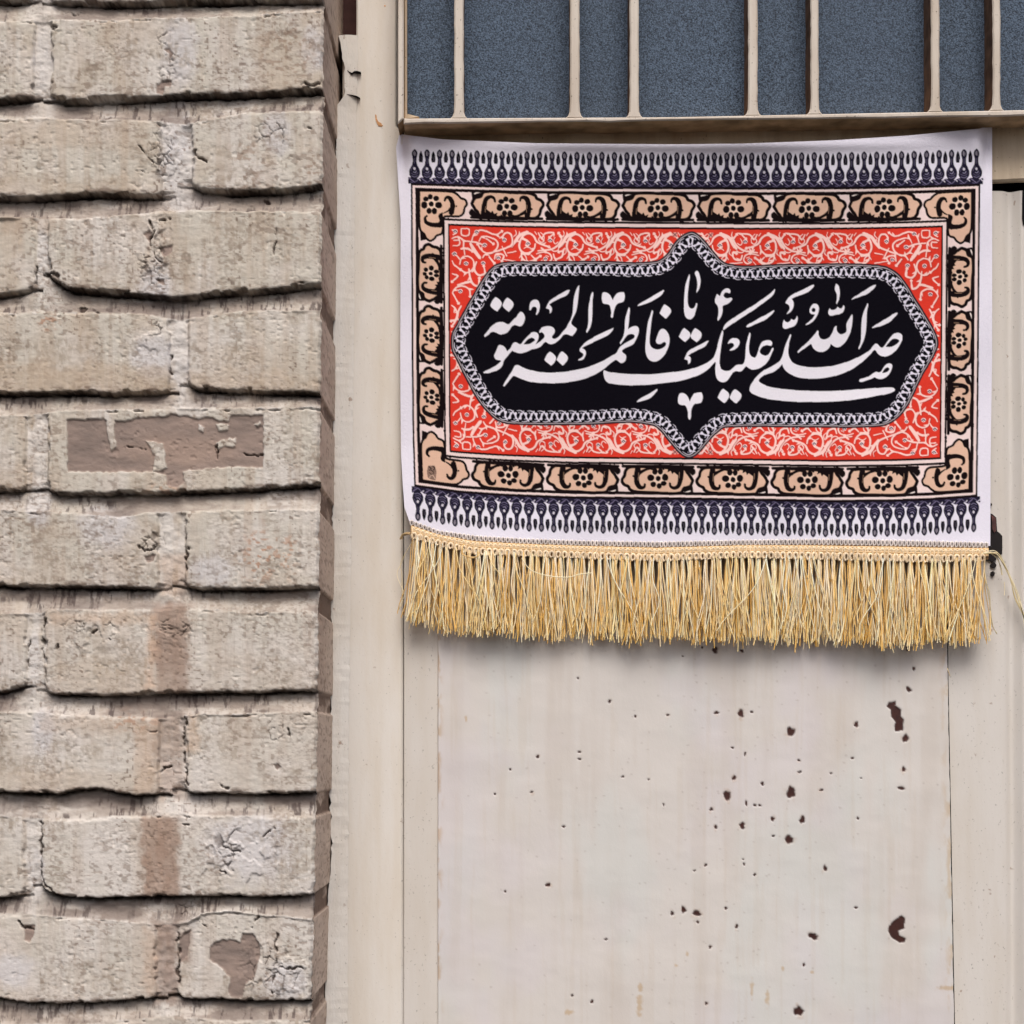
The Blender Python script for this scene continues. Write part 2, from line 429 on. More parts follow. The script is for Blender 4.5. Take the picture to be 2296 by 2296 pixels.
# brown runs
def rectm(x0, y0, x1, y1, seed, soft=10):
    n = (fbm(H_, W_, 10, 8, seed) - .5) * 26
    d = np.minimum(np.minimum(PX - x0, x1 - PX) + n, np.minimum(PY - y0, y1 - PY) + n)
    return sstep(-soft, soft, d)
for (x0, y0, x1, y1, c, a) in [(345, 1352, 424, 1560, (148, 122, 106), .85), (318, 1832, 402, 2016, (152, 124, 106), .9), (342, 1596, 408, 1700, (150, 128, 112), .8),
                               (358, 1700, 412, 1790, (172, 150, 136), .7), (345, 2066, 396, 2250, (138, 114, 100), .85), (330, 1380, 350, 1545, (196, 158, 128), .6),
                               (388, 2020, 420, 2070, (140, 122, 114), .7), (90, 1608, 350, 1640, (178, 152, 128), .35), (300, 1620, 352, 1780, (190, 160, 134), .5),
                               (400, 2090, 424, 2160, (140, 112, 98), .8), (320, 2080, 350, 2240, (184, 156, 134), .6), (360, 1240, 420, 1330, (188, 158, 134), .5),
                               (420, 1600, 445, 1680, (196, 164, 136), .5), (110, 1375, 330, 1400, (190, 158, 130), .45), (0, 270, 330, 330, (182, 160, 138), .35), (0, 480, 120, 520, (176, 152, 130), .4)]:
    gy_ = sum(c) / 3; c = tuple(.9 * v_ + .1 * gy_ for v_ in c)
    blend(rectm(x0, y0, x1, y1, int(x0 * 3 + y0)) * a * (.62 + .5 * fbm(H_, W_, 18, 7, int(x0 + y0))).clip(0, 1), c)
# reddish freckles where the lime wash wore thin
fre = sstep(0.56, 0.66, fbm(H_, W_, 3.4, 4.5, 51, 2))
for (cx, cy, rx, ry, a) in [(585, 1250, 55, 75, .75), (650, 1240, 26, 60, .6), (555, 370, 45, 80, .5), (112, 725, 30, 22, .7), (640, 120, 80, 90, .55), (700, 390, 26, 70, .6), (300, 1610, 70, 40, .5), (380, 1100, 60, 20, .5)]:
    blend(ell(cx, cy, rx, ry, 0.7, int(cx)) * fre * a, (172, 128, 100) if cy > 700 else (138, 112, 94))
# dark grime freckles
blend(sstep(0.62, 0.70, fbm(H_, W_, 3, 4.5, 52, 2)) * sstep(0.42, 0.62, fbm(H_, W_, 70, 60, 53)) * 0.5, (116, 98, 84))
blend(sstep(0.60, 0.68, noise(H_, W_, 1.3, 2.2, 54)) * (0.06 + 0.3 * sstep(.45, .68, fbm(H_, W_, 60, 22, 541))), (124, 108, 96))
blend(sstep(0.76, 0.86, noise(H_, W_, 2.0, 2.6, 542)) * (0.10 + 0.6 * sstep(.5, .7, fbm(H_, W_, 70, 26, 543))), (108, 90, 78))
# grime bands: black soot blown in patches along some beds
gr = sstep(0.46, 0.62, fbm(H_, W_, 7, 14, 55)) * sstep(-5, -1, -brick_d - 4)
blend(bedm * (0.30 + .5 * sstep(0.36, 0.62, fbm(H_, W_, 12, 40, 56))), (140, 128, 119))
blend(bedm * sstep(.5, .7, fbm(H_, W_, 14, 50, 566)) * .6, (112, 100, 94))
pit = sstep(.80, .88, noise(H_, W_, 2.6, 3.4, 561)) * sstep(.4, .6, fbm(H_, W_, 40, 40, 562))
hgt -= pit * 0.55
blend(bedm * np.where((brick_d < -2), sstep(0.54, 0.66, fbm(H_, W_, 14, 3.2, 57)) * sstep(0.4, 0.6, fbm(H_, W_, 20, 90, 58)) * 0.75, 0), (74, 62, 60))
# dark lines under the bricks: shadow and grime painted into the lower arrises, patchy
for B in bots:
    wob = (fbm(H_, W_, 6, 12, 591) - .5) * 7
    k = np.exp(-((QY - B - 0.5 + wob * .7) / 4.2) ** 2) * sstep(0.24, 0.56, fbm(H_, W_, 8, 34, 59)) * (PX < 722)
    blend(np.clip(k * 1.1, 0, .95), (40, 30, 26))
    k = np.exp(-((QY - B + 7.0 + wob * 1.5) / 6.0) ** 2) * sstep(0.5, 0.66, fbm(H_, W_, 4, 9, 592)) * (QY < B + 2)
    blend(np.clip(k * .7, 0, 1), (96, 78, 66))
# bare clay patches
def polymask(pts, X, Y, soft=1.6):
    """signed-distance mask of a polygon"""
    P = np.array(pts, float); n = len(P)
    d2 = np.full(X.shape, 1e9); ins = np.zeros(X.shape, bool)
    x0, y0 = P.min(0) - 12; x1, y1 = P.max(0) + 12
    sel = (X >= x0) & (X <= x1) & (Y >= y0) & (Y <= y1)
    xx, yy = X[sel], Y[sel]; dd = np.full(xx.shape, 1e9); ii = np.zeros(xx.shape, bool)
    for i in range(n):
        a = P[i]; b = P[(i + 1) % n]; e = b - a
        t = np.clip(((xx - a[0]) * e[0] + (yy - a[1]) * e[1]) / (e @ e + 1e-9), 0, 1)
        dd = np.minimum(dd, (xx - a[0] - t * e[0]) ** 2 + (yy - a[1] - t * e[1]) ** 2)
        c = ((a[1] > yy) != (b[1] > yy)) & (xx < (b[0] - a[0]) * (yy - a[1]) / (b[1] - a[1] + 1e-12) + a[0])
        ii ^= c
    s = np.sqrt(dd) * np.where(ii, 1, -1)
    out = np.zeros(X.shape); out[sel] = sstep(-soft, soft, s)
    return out
def c2(pts, ox=0, oy=750, k=2.415): return [(ox + p[0] / k, oy + p[1] / k) for p in pts]
DXY = (PX + (noise(H_, W_, 3, 3, 61) - .5) * 4, PY + (noise(H_, W_, 3, 3, 62) - .5) * 4)
pm = polymask(c2([(365, 462), (560, 458), (575, 468), (640, 470), (710, 466), (725, 450), (900, 440), (940, 425), (970, 440), (1010, 440), (1050, 456), (1150, 445), (1180, 470), (1235, 470), (1250, 438), (1425, 436), (1425, 716), (1280, 716), (1200, 718), (1020, 735), (990, 740), (1000, 800), (960, 830), (905, 820), (900, 760), (830, 742), (600, 744), (365, 742)]), *DXY)
for q in ([(575, 465), (622, 465), (620, 560), (632, 610), (600, 628), (588, 560)], [(790, 575), (830, 580), (880, 590), (905, 720), (870, 735), (825, 742), (840, 660)],
          [(1168, 585), (1240, 560), (1275, 560), (1270, 610), (1215, 605), (1180, 620)], [(1075, 485), (1105, 500), (1100, 530), (1078, 520)], [(1170, 480), (1240, 490), (1230, 515), (1180, 520)],
          [(1375, 480), (1410, 470), (1395, 500)]):
    pm *= 1 - polymask(c2(q), *DXY)
heart = polymask(c2([(1130, 1580), (1140, 1510), (1200, 1475), (1260, 1480), (1300, 1490), (1310, 1445), (1365, 1440), (1400, 1495), (1408, 1560), (1385, 1640), (1370, 1690), (1330, 1710), (1310, 1790), (1250, 1790), (1235, 1760), (1245, 1690), (1210, 1640), (1150, 1600)], 0, 1496), *DXY)
small = np.zeros_like(pm)
for q, oy in (([(885, 265), (915, 258), (942, 290), (915, 318), (920, 290)], 0), ([(850, 460), (880, 440), (930, 432), (930, 462), (890, 470), (885, 515), (850, 505)], 0),
              ([(862, 1345), (935, 1328), (930, 1370), (905, 1390), (880, 1388)], 0), ([(775, 1270), (815, 1250), (830, 1275), (810, 1310)], 0), ([(845, 1510), (890, 1515), (888, 1545), (860, 1535)], 0),
              ([(1480, 525), (1500, 520), (1522, 545), (1500, 560)], 1496), ([(965, 1470), (1030, 1420), (1025, 1480), (1010, 1560), (975, 1600)], 1496), ([(130, 1400), (190, 1395), (185, 1440), (160, 1490), (135, 1480)], 1496),
              ([(780, 1200), (840, 1190), (830, 1230), (800, 1235)], 750)):
    small = np.maximum(small, polymask(c2(q, 0, oy), *DXY))
clay = fbm(H_, W_, 10, 24, 63)
bare = np.maximum(np.maximum(pm, heart), small)
C = C * (1 - bare[..., None]) + (L3((160, 141, 130)) * (1 - clay[..., None]) + L3((116, 104, 98)) * clay[..., None]) * bare[..., None]
blend(pm * ell(400, 1010, 140, 40, 0.6, 77) * 0.5, (164, 142, 128))
hgt -= bare * (0.9 + 0.5 * clay)
# hairline cracks and lifted flakes: (points, width px)
CR = [([(340, 45), (360, 55), (385, 62), (420, 52)], 1.5, 0, 1), ([(815, 1200), (825, 1245), (875, 1200)], 3, 0, 2), ([(835, 1250), (820, 1320), (830, 1390), (880, 1425)], 2.2, 0, 2),
      ([(880, 830), (900, 875)], 3, 0, 2), ([(755, 795), (800, 850), (830, 880)], 1.6, 0, 2), ([(1495, 1235), (1485, 1370)], 1.4, 0, 2), ([(735, 920), (800, 930)], 1.6, 0, 2),
      ([(1060, 820), (1080, 855), (1115, 870)], 4, 0, 2), ([(1650, 680), (1680, 712)], 3, 0, 2), ([(760, 1145), (790, 1175), (840, 1165), (850, 1135)], 3, 750, 2),
      ([(1000, 1050), (1012, 1180), (1010, 1300)], 3, 750, 2), ([(920, 110), (925, 240)], 2.2, 750, 2), ([(1165, 600), (1180, 660)], 2, 750, 2), ([(690, 600), (780, 625)], 2, 750, 2),
      ([(1320, 645), (1415, 650)], 2, 750, 2), ([(430, 1580), (470, 1575)], 3, 750, 2), ([(480, 1640), (520, 1600)], 4, 750, 2), ([(600, 1640), (625, 1640)], 4, 750, 2), ([(285, 1695), (320, 1685)], 3, 750, 2),
      ([(240, 1540), (230, 1640), (240, 1760), (260, 1900)], 3, 750, 2), ([(155, 1650), (150, 1790)], 3, 750, 2), ([(800, 345), (860, 352)], 2.4, 1496, 2), ([(880, 540), (905, 545)], 5, 1496, 2),
      ([(870, 570), (885, 550), (912, 540)], 5, 1496, 2), ([(1000, 280), (995, 440), (1012, 640)], 3.2, 1496, 2), ([(1000, 860), (1020, 850)], 3, 1496, 2), ([(1060, 1370), (1110, 1400)], 2, 1496, 2),
      ([(1360, 1420), (1370, 1380), (1410, 1350)], 2, 1496, 2), ([(1500, 1440), (1490, 1500), (1500, 1560), (1480, 1640), (1470, 1780)], 3, 1496, 2), ([(1480, 1610), (1560, 1630), (1640, 1630)], 2.4, 1496, 2),
      ([(1420, 920), (1460, 890), (1490, 870)], 3, 1496, 2), ([(1200, 960), (1290, 1000)], 2, 1496, 2), ([(1195, 1100), (1260, 1140)], 2, 1496, 2), ([(220, 840), (225, 1000), (220, 1110), (250, 1190), (330, 1240)], 4, 1496, 2),
      ([(960, 1440), (965, 1700)], 5, 1496, 2), ([(100, 1370), (120, 1400), (185, 1420)], 5, 1496, 2), ([(195, 1440), (190, 1530)], 3, 0, 2), ([(250, 1470), (310, 1490), (335, 1545)], 7, 0, 2), ([(440, 1670), (530, 1680)], 12, 0, 2),
      ([(1430, 1080), (1440, 1095)], 9, 0, 2), ([(1640, 460), (1715, 455)], 8, 0, 2), ([(280, 140), (305, 155)], 6, 0, 2), ([(870, 1200), (920, 1190)], 4, 0, 2), ([(1560, 330), (1570, 365)], 3, 1496, 2), ([(1200, 640), (1240, 650)], 5, 1496, 2), ([(1690, 1640), (1700, 1800)], 6, 1496, 2)]
crk = np.zeros_like(pm)
cwx = (fbm(H_, W_, 7, 7, 611, 3) - .5) * 16; cwy = (fbm(H_, W_, 7, 7, 612, 3) - .5) * 16
cmod = sstep(0.30, 0.55, fbm(H_, W_, 6, 6, 613, 2))
for pts, wd, oy, _ in CR:
    P = np.array(c2(pts, 0, oy))
    x0, y0 = P.min(0) - 14; x1, y1 = P.max(0) + 14
    i0, i1 = np.searchsorted(ys, [y0, y1]); j0, j1 = np.searchsorted(xs, [x0, x1])
    if i1 <= i0 or j1 <= j0: continue
    X = PX[i0:i1, j0:j1] + cwx[i0:i1, j0:j1]; Y = PY[i0:i1, j0:j1] + cwy[i0:i1, j0:j1]
    dd = np.full(X.shape, 1e9)
    for a, b in zip(P[:-1], P[1:]):
        e = b - a; t = np.clip(((X - a[0]) * e[0] + (Y - a[1]) * e[1]) / (e @ e + 1e-9), 0, 1)
        dd = np.minimum(dd, np.hypot(X - a[0] - t * e[0], Y - a[1] - t * e[1]))
    ww_ = (wd * 0.32) * (0.25 + cmod[i0:i1, j0:j1])
    crk[i0:i1, j0:j1] = np.maximum(crk[i0:i1, j0:j1], (1 - sstep(ww_, ww_ + 1.6, dd)) * (0.25 + .75 * cmod[i0:i1, j0:j1]))
# crazed paint: cell cracks in the places where the coat has let go
lift = np.zeros_like(crk)
for n_, (cx, cy, rx, ry, cell) in enumerate([(375, 120, 38, 85, 13), (365, 340, 40, 90, 15), (340, 590, 42, 85, 14), (345, 750, 34, 50, 15), (345, 1215, 40, 60, 17), (610, 2180, 90, 85, 26), (540, 1910, 110, 80, 24), (395, 1400, 50, 40, 14), (610, 300, 60, 40, 20), (680, 590, 36, 50, 16), (420, 2040, 60, 25, 14), (200, 1400, 90, 24, 18), (640, 1640, 60, 50, 22)]):
    i0, i1 = np.searchsorted(ys, [cy - ry, cy + ry]); j0, j1 = np.searchsorted(xs, [cx - rx, cx + rx])
    rr_ = np.random.default_rng(900 + n_); m_ = int(4 * rx * ry / cell ** 2) + 6
    pts_ = np.stack([rr_.uniform(cx - rx - cell, cx + rx + cell, m_), rr_.uniform(cy - ry - cell, cy + ry + cell, m_)], 1)
    X = PX[i0:i1, j0:j1] + cwx[i0:i1, j0:j1] * .7; Y = PY[i0:i1, j0:j1] + cwy[i0:i1, j0:j1] * .7
    D = np.hypot(X[..., None] - pts_[:, 0], (Y[..., None] - pts_[:, 1]))
    D.sort(axis=-1)
    e_ = (D[..., 1] - D[..., 0])
    q = np.hypot((PX[i0:i1, j0:j1] - cx) / rx, (PY[i0:i1, j0:j1] - cy) / ry)
    msk = (1 - sstep(.45, 1.0, q)) * sstep(.42, .6, fbm(H_, W_, 16, 16, 950 + n_)[i0:i1, j0:j1])
    crk[i0:i1, j0:j1] = np.maximum(crk[i0:i1, j0:j1], (1 - sstep(.5, 2.6, e_)) * msk * .75)
    lift[i0:i1, j0:j1] += (1 - sstep(0, 5, e_)) * msk
hgt += lift * 0.5
hgt -= crk * 2.2
blend(crk * 0.85, (62, 48, 42))
# flaking relief
fl = sstep(0.50, 0.53, fbm(H_, W_, 16, 14, 71, 3))
for (cx, cy, rx, ry) in [(390, 130, 40, 80), (370, 330, 40, 90), (355, 560, 40, 90), (610, 2180, 90, 80), (530, 1930, 110, 90), (340, 760, 40, 40), (390, 1410, 60, 40), (200, 1420, 90, 50)]:
    hgt += fl * ell(cx, cy, rx, ry, .5, int(cx)) * 0.9

edge_x = np.interp(ys, EDGE[0], EDGE[1])
# trim columns to the ragged right arris
ragg = edge_x + (fbm(H_, 1, 6, 1, 81)[:, 0] - .5) * 8
near = sstep(0, 9, ragg[:, None] - PX)
hgt -= (1 - near) ** 2 * 2.5
PXc = np.minimum(PX, ragg[:, None])
V = at(PXc, PY, YP)
V[..., 1] -= hgt * 0.001
wall = mesh_obj('brick_wall', V.reshape(-1, 3), grid_faces(H_, W_), M_brick, None, True, C.reshape(-1, 3))
tag(wall, 'old brick wall under peeling cream paint at the left of the metal door', 'brick wall', kind='thing')
# the return of the wall, running back to the door frame
ND = 60
er = V[:, -1, :]                                        # front arris
dep = np.linspace(0, 1, ND)
kk = 61; pad_ = np.pad(er[:, 0], kk // 2, mode='edge'); sm_ = np.convolve(pad_, np.ones(kk) / kk, 'valid')
RX = sm_[:, None] + (er[:, 0] - sm_)[:, None] * np.exp(-dep / 0.035)[None, :]
RZ = np.repeat(er[:, 2][:, None], ND, 1)
ydp = np.pad(er[:, 1], kk // 2, mode='edge'); ysm = np.convolve(ydp, np.ones(kk) / kk, 'valid')
ybase = ysm[:, None] + (er[:, 1] - ysm)[:, None] * np.exp(-dep / 0.05)[None, :]
RY = ybase * (1 - dep)[None, :] + 0.035 * dep[None, :]
jd = brick_d[np.arange(H_), np.searchsorted(xs, ragg - 14)]
rec = -1.8 * (1 - sstep(-3, 3, jd))[:, None] * sstep(0, .06, dep)[None, :] + (fbm(H_, ND, 7, 4, 91) - .5) * 0.7
RX = RX + rec * 0.001 - 0.0008 * 0
C2 = np.zeros((H_, ND, 3)) + L3((196, 178, 164))
C_ = C; C = C2
m1 = sstep(0.4, 0.7, fbm(H_, ND, 50, 30, 92)); blend(m1 * .6, (172, 152, 138))
blend(sstep(0.45, 0.7, fbm(H_, ND, 90, 60, 93)) * .5 * sstep(1200, 2000, ys)[:, None], (168, 152, 134))
blend(np.repeat((1 - sstep(-3, 3, jd))[:, None], ND, 1) * 0.8 * sstep(.25, .5, fbm(H_, ND, 14, 20, 95)), (92, 70, 58))
blend(sstep(0.6, 0.7, fbm(H_, ND, 3, 3, 94)) * .4, (92, 74, 64))
rv = mesh_obj('wall_return', np.stack([RX, RY, RZ], -1).reshape(-1, 3), grid_faces(H_, ND), M_brick, wall, True, C.reshape(-1, 3))
C = C_
# plain continuation of the wall beyond the traced bricks
x_l = float(V[0, 0, 0]); x_r = float(V[:, -1, 0].min()) - 0.012
core = MB()
def box(mb, x0, x1, y0, y1, z0, z1):
    v = [(x, y, z) for x in (x0, x1) for y in (y0, y1) for z in (z0, z1)]
    mb.add(v, [(0, 1, 3, 2), (4, 6, 7, 5), (0, 4, 5, 1), (2, 3, 7, 6), (0, 2, 6, 4), (1, 5, 7, 3)])
box(core, -1.6, x_r, YP + 0.014, 0.30, 0.0, 2.7)
core.build('wall_core', M_core, wall)

# ------------------------------------------------------------------ door frame
fr = empty('door_frame', at(850, 2296, 0.0)[()] * np.array([1, 1, 0]))
tag(fr, 'cream painted steel door frame post against the brick wall', 'door frame', kind='thing')
bpy.context.view_layer.update()
jm = MB()
jm.prism([(799, -700), (889, -700), (889, 282), (903, 300), (903, 2700), (760, 2700), (768, 2000), (768, 88), (799, 85)], 0.0, 0.09, bev=0.0012)
adopt(jm.build('jamb', M_jamb), fr)
# plaster fillet with a ragged, cracked edge
le = [(760, 87), (764, 100), (769, 115), (771, 135), (774, 155), (773, 180), (774, 208), (769, 228), (766, 242), (763, 267), (761, 300), (764, 330), (762, 373), (760, 420), (759, 500), (758, 580), (760, 640), (759, 700),
      (757, 760), (758, 900), (756, 1000), (755, 1100), (757, 1200), (753, 1300), (752, 1400), (754, 1500), (753, 1600), (751, 1700), (750, 1780), (753, 1850), (753, 1920), (748, 1990), (742, 2070), (743, 2150), (739, 2240), (737, 2300), (736, 2700)]
le2 = []
for (a, b) in zip(le[:-1], le[1:]):
    n = max(1, int((b[1] - a[1]) / 9))
    for k in range(n):
        t = k / n; le2.append((a[0] + (b[0] - a[0]) * t + random.choice([-2.5, -1, 0, .6, 1.2, 3.0]) * random.uniform(.4, 1.2), a[1] + (b[1] - a[1]) * t))
le2.append(le[-1])
ny = len(le2); cols_n = 16
fv = []; 
le2 = [(p[0] - (9 if p[1] > 236 else 0), p[1]) for p in le2]
lex = np.array([p[0] for p in le2]); ley = np.array([p[1] for p in le2])
rex = np.interp(ley, [80, 400, 900, 1600, 2300, 2700], [803, 796, 792, 782, 779, 779]) + np.random.default_rng(5).normal(0, .8, ny)
U = np.linspace(0, 1, cols_n)
FX = lex[:, None] * (1 - U) + rex[:, None] * U; FY = np.repeat(ley[:, None], cols_n, 1)
FY[0] = 80 + 4 * (1 - U) ** 2
bulge = -0.0055 * np.sin(np.pi * np.clip(U * 0.5 + 0.5, 0, 1)) ** 0.5
fd = -0.0036 * (1 - U[None, :] ** 1.4) + (fbm(ny, cols_n, 9, 8, 15) - .5) * 0.0012 * (1 - U[None, :])
fd = fd - 0.0005
FV = at(FX, FY, 0.0); FV[..., 1] += fd
nf = ny * cols_n
back = FV[:, 0, :].copy(); back[:, 1] = 0.03
topb = FV[0, :, :].copy(); topb[:, 1] = 0.03
faces = [tuple(q) for q in grid_faces(ny, cols_n)]
for i in range(ny - 1): faces.append((nf + i, nf + i + 1, (i + 1) * cols_n, i * cols_n))
nb = nf + ny
for j in range(cols_n - 1): faces.append((nb + j, j, j + 1, nb + j + 1))
adopt(mesh_obj('plaster_fillet', np.concatenate([FV.reshape(-1, 3), back, topb]), faces, M_plaster, None, False), fr)
# cracks that cross the fillet (open joints in the plaster)
ck = MB()
def crack(mb, pts, wd, Y):
    P = [(p[0], p[1]) for p in pts]
    n = len(P)
    up = [(p[0], p[1] - wd * (0.3 + 0.7 * math.sin(math.pi * i / (n - 1))) / 2) for i, p in enumerate(P)]
    dn = [(p[0], p[1] + wd * (0.3 + 0.7 * math.sin(math.pi * i / (n - 1))) / 2) for i, p in enumerate(P)]
    mb.prism(up + dn[::-1], Y, 0.0004)
def add_crack(pts, wd, Y):
    m_ = MB(); crack(m_, pts, wd, Y)
    adopt(m_.build('plaster_crack', M_hole), fr)
add_crack([(778, 158), (784, 162), (789, 165), (794, 161), (801, 160), (809, 162)], 3.6, -0.0037)
add_crack([(776, 211), (790, 213), (799, 215), (807, 219)], 1.2, -0.0037)
bk = MB(); bk.rect(735, -700, 812, 2700, 0.034, 0.05)
adopt(bk.build('primed_backing', M_primer), fr)

for (pts, Yq) in (([(841, 256), (844, 258), (845, 266), (848, 272), (855, 276), (857, 281), (849, 283), (845, 276), (842, 268)], -0.0004), ([(851, 279), (859, 280), (856, 284), (851, 283)], -0.0003), ([(861, 12), (864, 11), (865, 14), (862, 15)], -0.0003)):
    m_ = MB(); m_.prism(pts, Yq, 0.0005)
    adopt(m_.build('rust_spot', plain_mat('orange_rust', (164, 124, 88), .9, .1, 700, .35)), fr)
# ------------------------------------------------------------------ metal door
door = empty('metal_door', at(1600, 2296, 0.0)[()] * np.array([1, 1, 0]))
tag(door, 'cream metal door with a barred obscured window and rust chipped lower panel', 'door', kind='thing')
bpy.context.view_layer.update()
def dpart(mb_or_obj, name=None, mat=None, smooth=False):
    o = mb_or_obj.build(name, mat, None, smooth) if isinstance(mb_or_obj, MB) else mb_or_obj
    return adopt(o, door)
# dark inside behind the gaps
ins = MB(); ins.rect(880, -700, 2900, 2750, 0.06, 0.08); dpart(ins, 'door_back', M_hole)
# left stile, right stile
lsx = MB(); lsx.prism([(906.5, 300), (984, 300), (984, 2700), (903.5, 2700)], 0.0006, 0.05, bev=0.0008); dpart(lsx, 'stile', M_stile)
# chipped lower panel: fine sheet, its chips are in the sheet
px_ = np.arange(982, 2143, 2.3); py_ = np.concatenate([np.arange(395, 1370, 15), np.arange(1370, 2420, 2.3), np.arange(2430, 2710, 20)])
GX, GY = np.meshgrid(px_, py_)
hh, ww = GX.shape
redge = np.interp(py_, [400, 1500, 2296, 2700], [2110, 2124.5, 2139, 2146])
ledge = np.interp(py_, [400, 2700], [983.5, 981.5])
GXc = np.minimum(np.maximum(GX, ledge[:, None]), redge[:, None] + (fbm(hh, 1, 8, 1, 101) - .5) * 2)
C = np.zeros((hh, ww, 3)) + L3((203, 198, 193))
blend(sstep(.45, .75, fbm(hh, ww, 200, 16, 102)) * .6, (194, 186, 178))
blend(sstep(.5, .75, fbm(hh, ww, 160, 60, 103)) * .6, (200, 202, 199))
blend(sstep(.5, .75, fbm(hh, ww, 120, 90, 104)) * .5, (203, 197, 201))
blend(sstep(.58, .75, fbm(hh, ww, 90, 5, 105)) * .16, (188, 174, 156))
blend(np.exp(-((GX - ledge[:, None]) / 9) ** 2) * sstep(.45, .7, fbm(hh, ww, 14, 6, 106)) * .6, (176, 142, 100))
blend(np.exp(-((redge[:, None] - GX) / 14) ** 2) * sstep(.5, .72, fbm(hh, ww, 16, 6, 107)) * .6, (186, 160, 124))
for (cx, cy, rx, ry) in [(1434, 2255, 8, 30), (1435, 2215, 6, 10), (1276, 2270, 10, 8), (1541, 2140, 4, 8), (1515, 2165, 5, 6), (1820, 2180, 6, 4), (1755, 2170, 4, 8), (1686, 2215, 5, 25), (2120, 2215, 22, 6), (1720, 2240, 6, 20), (1045, 1612, 3, 8)]:
    q = np.hypot((GX - cx) / rx, (GY - cy) / ry) + (fbm(hh, ww, 3, 3, int(cx)) - .5) * 1.2
    blend((1 - sstep(.4, 1.1, q)) * .55, (178, 146, 98))
chip = np.zeros((hh, ww)); nchip = (fbm(hh, ww, 3.5, 3.5, 108, 2) - .5)
K = 2.415
CH = [(1310,122,12,12),(265,248,13,7),(400,255,18,19),(458,244,6,6),(667,350,18,24),(1025,312,12,14),(1290,388,16,20),(1282,552,10,12),(1265,655,20,10),(353,437,5,5),(420,472,6,9),(362,600,10,11),(515,633,9,9),(325,697,16,24),(670,680,20,33),(428,737,6,12),(474,747,6,6),(502,749,6,5),(238,771,8,8),(569,821,10,11),(731,826,11,20),(263,866,8,9),(407,858,13,15),(576,915,6,6),(660,935,26,18),(208,1071,7,8),(416,1066,4,6),(148,1101,6,5),(474,1125,6,6),(858,1091,11,14),(88,1312,12,16),(160,1333,20,14),(28,1335,8,13),(318,1306,7,8),(165,1382,7,7),(377,1403,8,8),(790,1458,24,16),(233,1515,8,8),(740,1612,6,8),(711,1860,26,27),(211,1822,9,7),(410,1040,6,4),(712,505,8,5),(717,567,12,5),(1003,494,8,4),(835,667,9,4),(1032,818,6,5),(888,575,6,4),(1050,601,6,3),(1023,1303,8,5)]
CH = [(1496 + a / K, 1496 + b / K, c / K, d / K) for a, b, c, d in CH]
CH += [(1496 + a / K, 750 + b / K, c / K, d / K) for a, b, c, d in [(258,1710,14,16),(403,1712,8,7),(190,1695,5,8),(83,1742,7,4),(1335,1808,6,14),(1303,1700,12,12)]]
CH += [(700 + a / K, 1496 + b / K, c / K, d / K) for a, b, c, d in [(1610,185,7,9),(1750,267,5,5),(1221,486,8,8),(1073,553,5,5),(1680,594,7,5),(1822,609,6,4),(1903,745,6,8),(1362,864,7,7),(1278,1180,11,10),(1045,1214,7,6),(1514,1812,7,8),(1589,1474,8,5),(1408,1778,6,5),(990,687,6,4),(1188,676,8,4),(1448,497,8,5),(1445,460,7,4),(1925,260,8,5),(1440,60,4,4)]]
rc = np.random.default_rng(77)
faint = []
for _ in range(300):
    x = rc.uniform(1040, 2120); y = rc.uniform(1400, 2296)
    if rc.random() < 0.5: x = rc.normal(1640, 190)
    faint.append((x, y, rc.uniform(.9, 2.4), rc.uniform(.8, 1.6)))
def stamp(arr, x, y, rx, ry, amp, soft):
    rr = max(rx, ry) + 5
    i0, i1 = np.searchsorted(py_, [y - rr, y + rr]); j0, j1 = np.searchsorted(px_, [x - rr, x + rr])
    if i1 <= i0 or j1 <= j0: return
    ddx = (GX[i0:i1, j0:j1] - x) / rx; ddy = (GY[i0:i1, j0:j1] - y) / ry
    th = np.arctan2(ddy, ddx); ph_ = rc.uniform(0, 6.28, 3)
    mod = 1 + .14 * np.cos(2 * th + ph_[0]) + .10 * np.cos(3 * th + ph_[1]) + .07 * np.cos(5 * th + ph_[2])
    q = np.hypot(ddx, ddy) / mod + nchip[i0:i1, j0:j1] * amp
    arr[i0:i1, j0:j1] = np.maximum(arr[i0:i1, j0:j1], 1 - sstep(1 - soft, 1 + soft, q))
for (x, y, rx, ry) in CH: stamp(chip, x, y, rx + .4, ry + .4, 0.7, 0.22)
fm = np.zeros((hh, ww))
for (x, y, rx, ry) in faint: stamp(fm, x, y, rx + .6, ry + .6, 0.4, 0.6)
for P, soft in (([(1190,215),(1200,190),(1237,182),(1235,205),(1268,230),(1265,265),(1283,285),(1278,345),(1235,348),(1230,320),(1238,300),(1215,270),(1210,230)], 1.3),
                ([(1200,1400),(1225,1370),(1270,1345),(1288,1360),(1285,1415),(1262,1425),(1252,1430),(1260,1455),(1293,1470),(1285,1490),(1262,1495),(1215,1465),(1197,1430)], 1.3)):
    chip = np.maximum(chip, polymask(c2(P, 1496, 1496), GX + nchip * 3, GY + nchip * 3, soft))
blend(fm * .38, (152, 140, 132))
halo = np.zeros((hh, ww))
for (x, y, rx, ry) in CH:
    if rx > 3: stamp(halo, x, y + 1, rx + 2.2, ry + 3.0, 1.2, .5)
blend(halo * .35 * sstep(.4, .6, fbm(hh, ww, 6, 6, 131)), (176, 148, 124))
rustn = fbm(hh, ww, 5, 4, 109)
rim = np.zeros((hh, ww))
C = C * (1 - chip[..., None]) + (L3((46, 23, 22)) * (1 - rustn[..., None] * .6) + L3((82, 44, 34)) * rustn[..., None] * .6) * chip[..., None]
PV = at(GXc, GY, -0.0012)
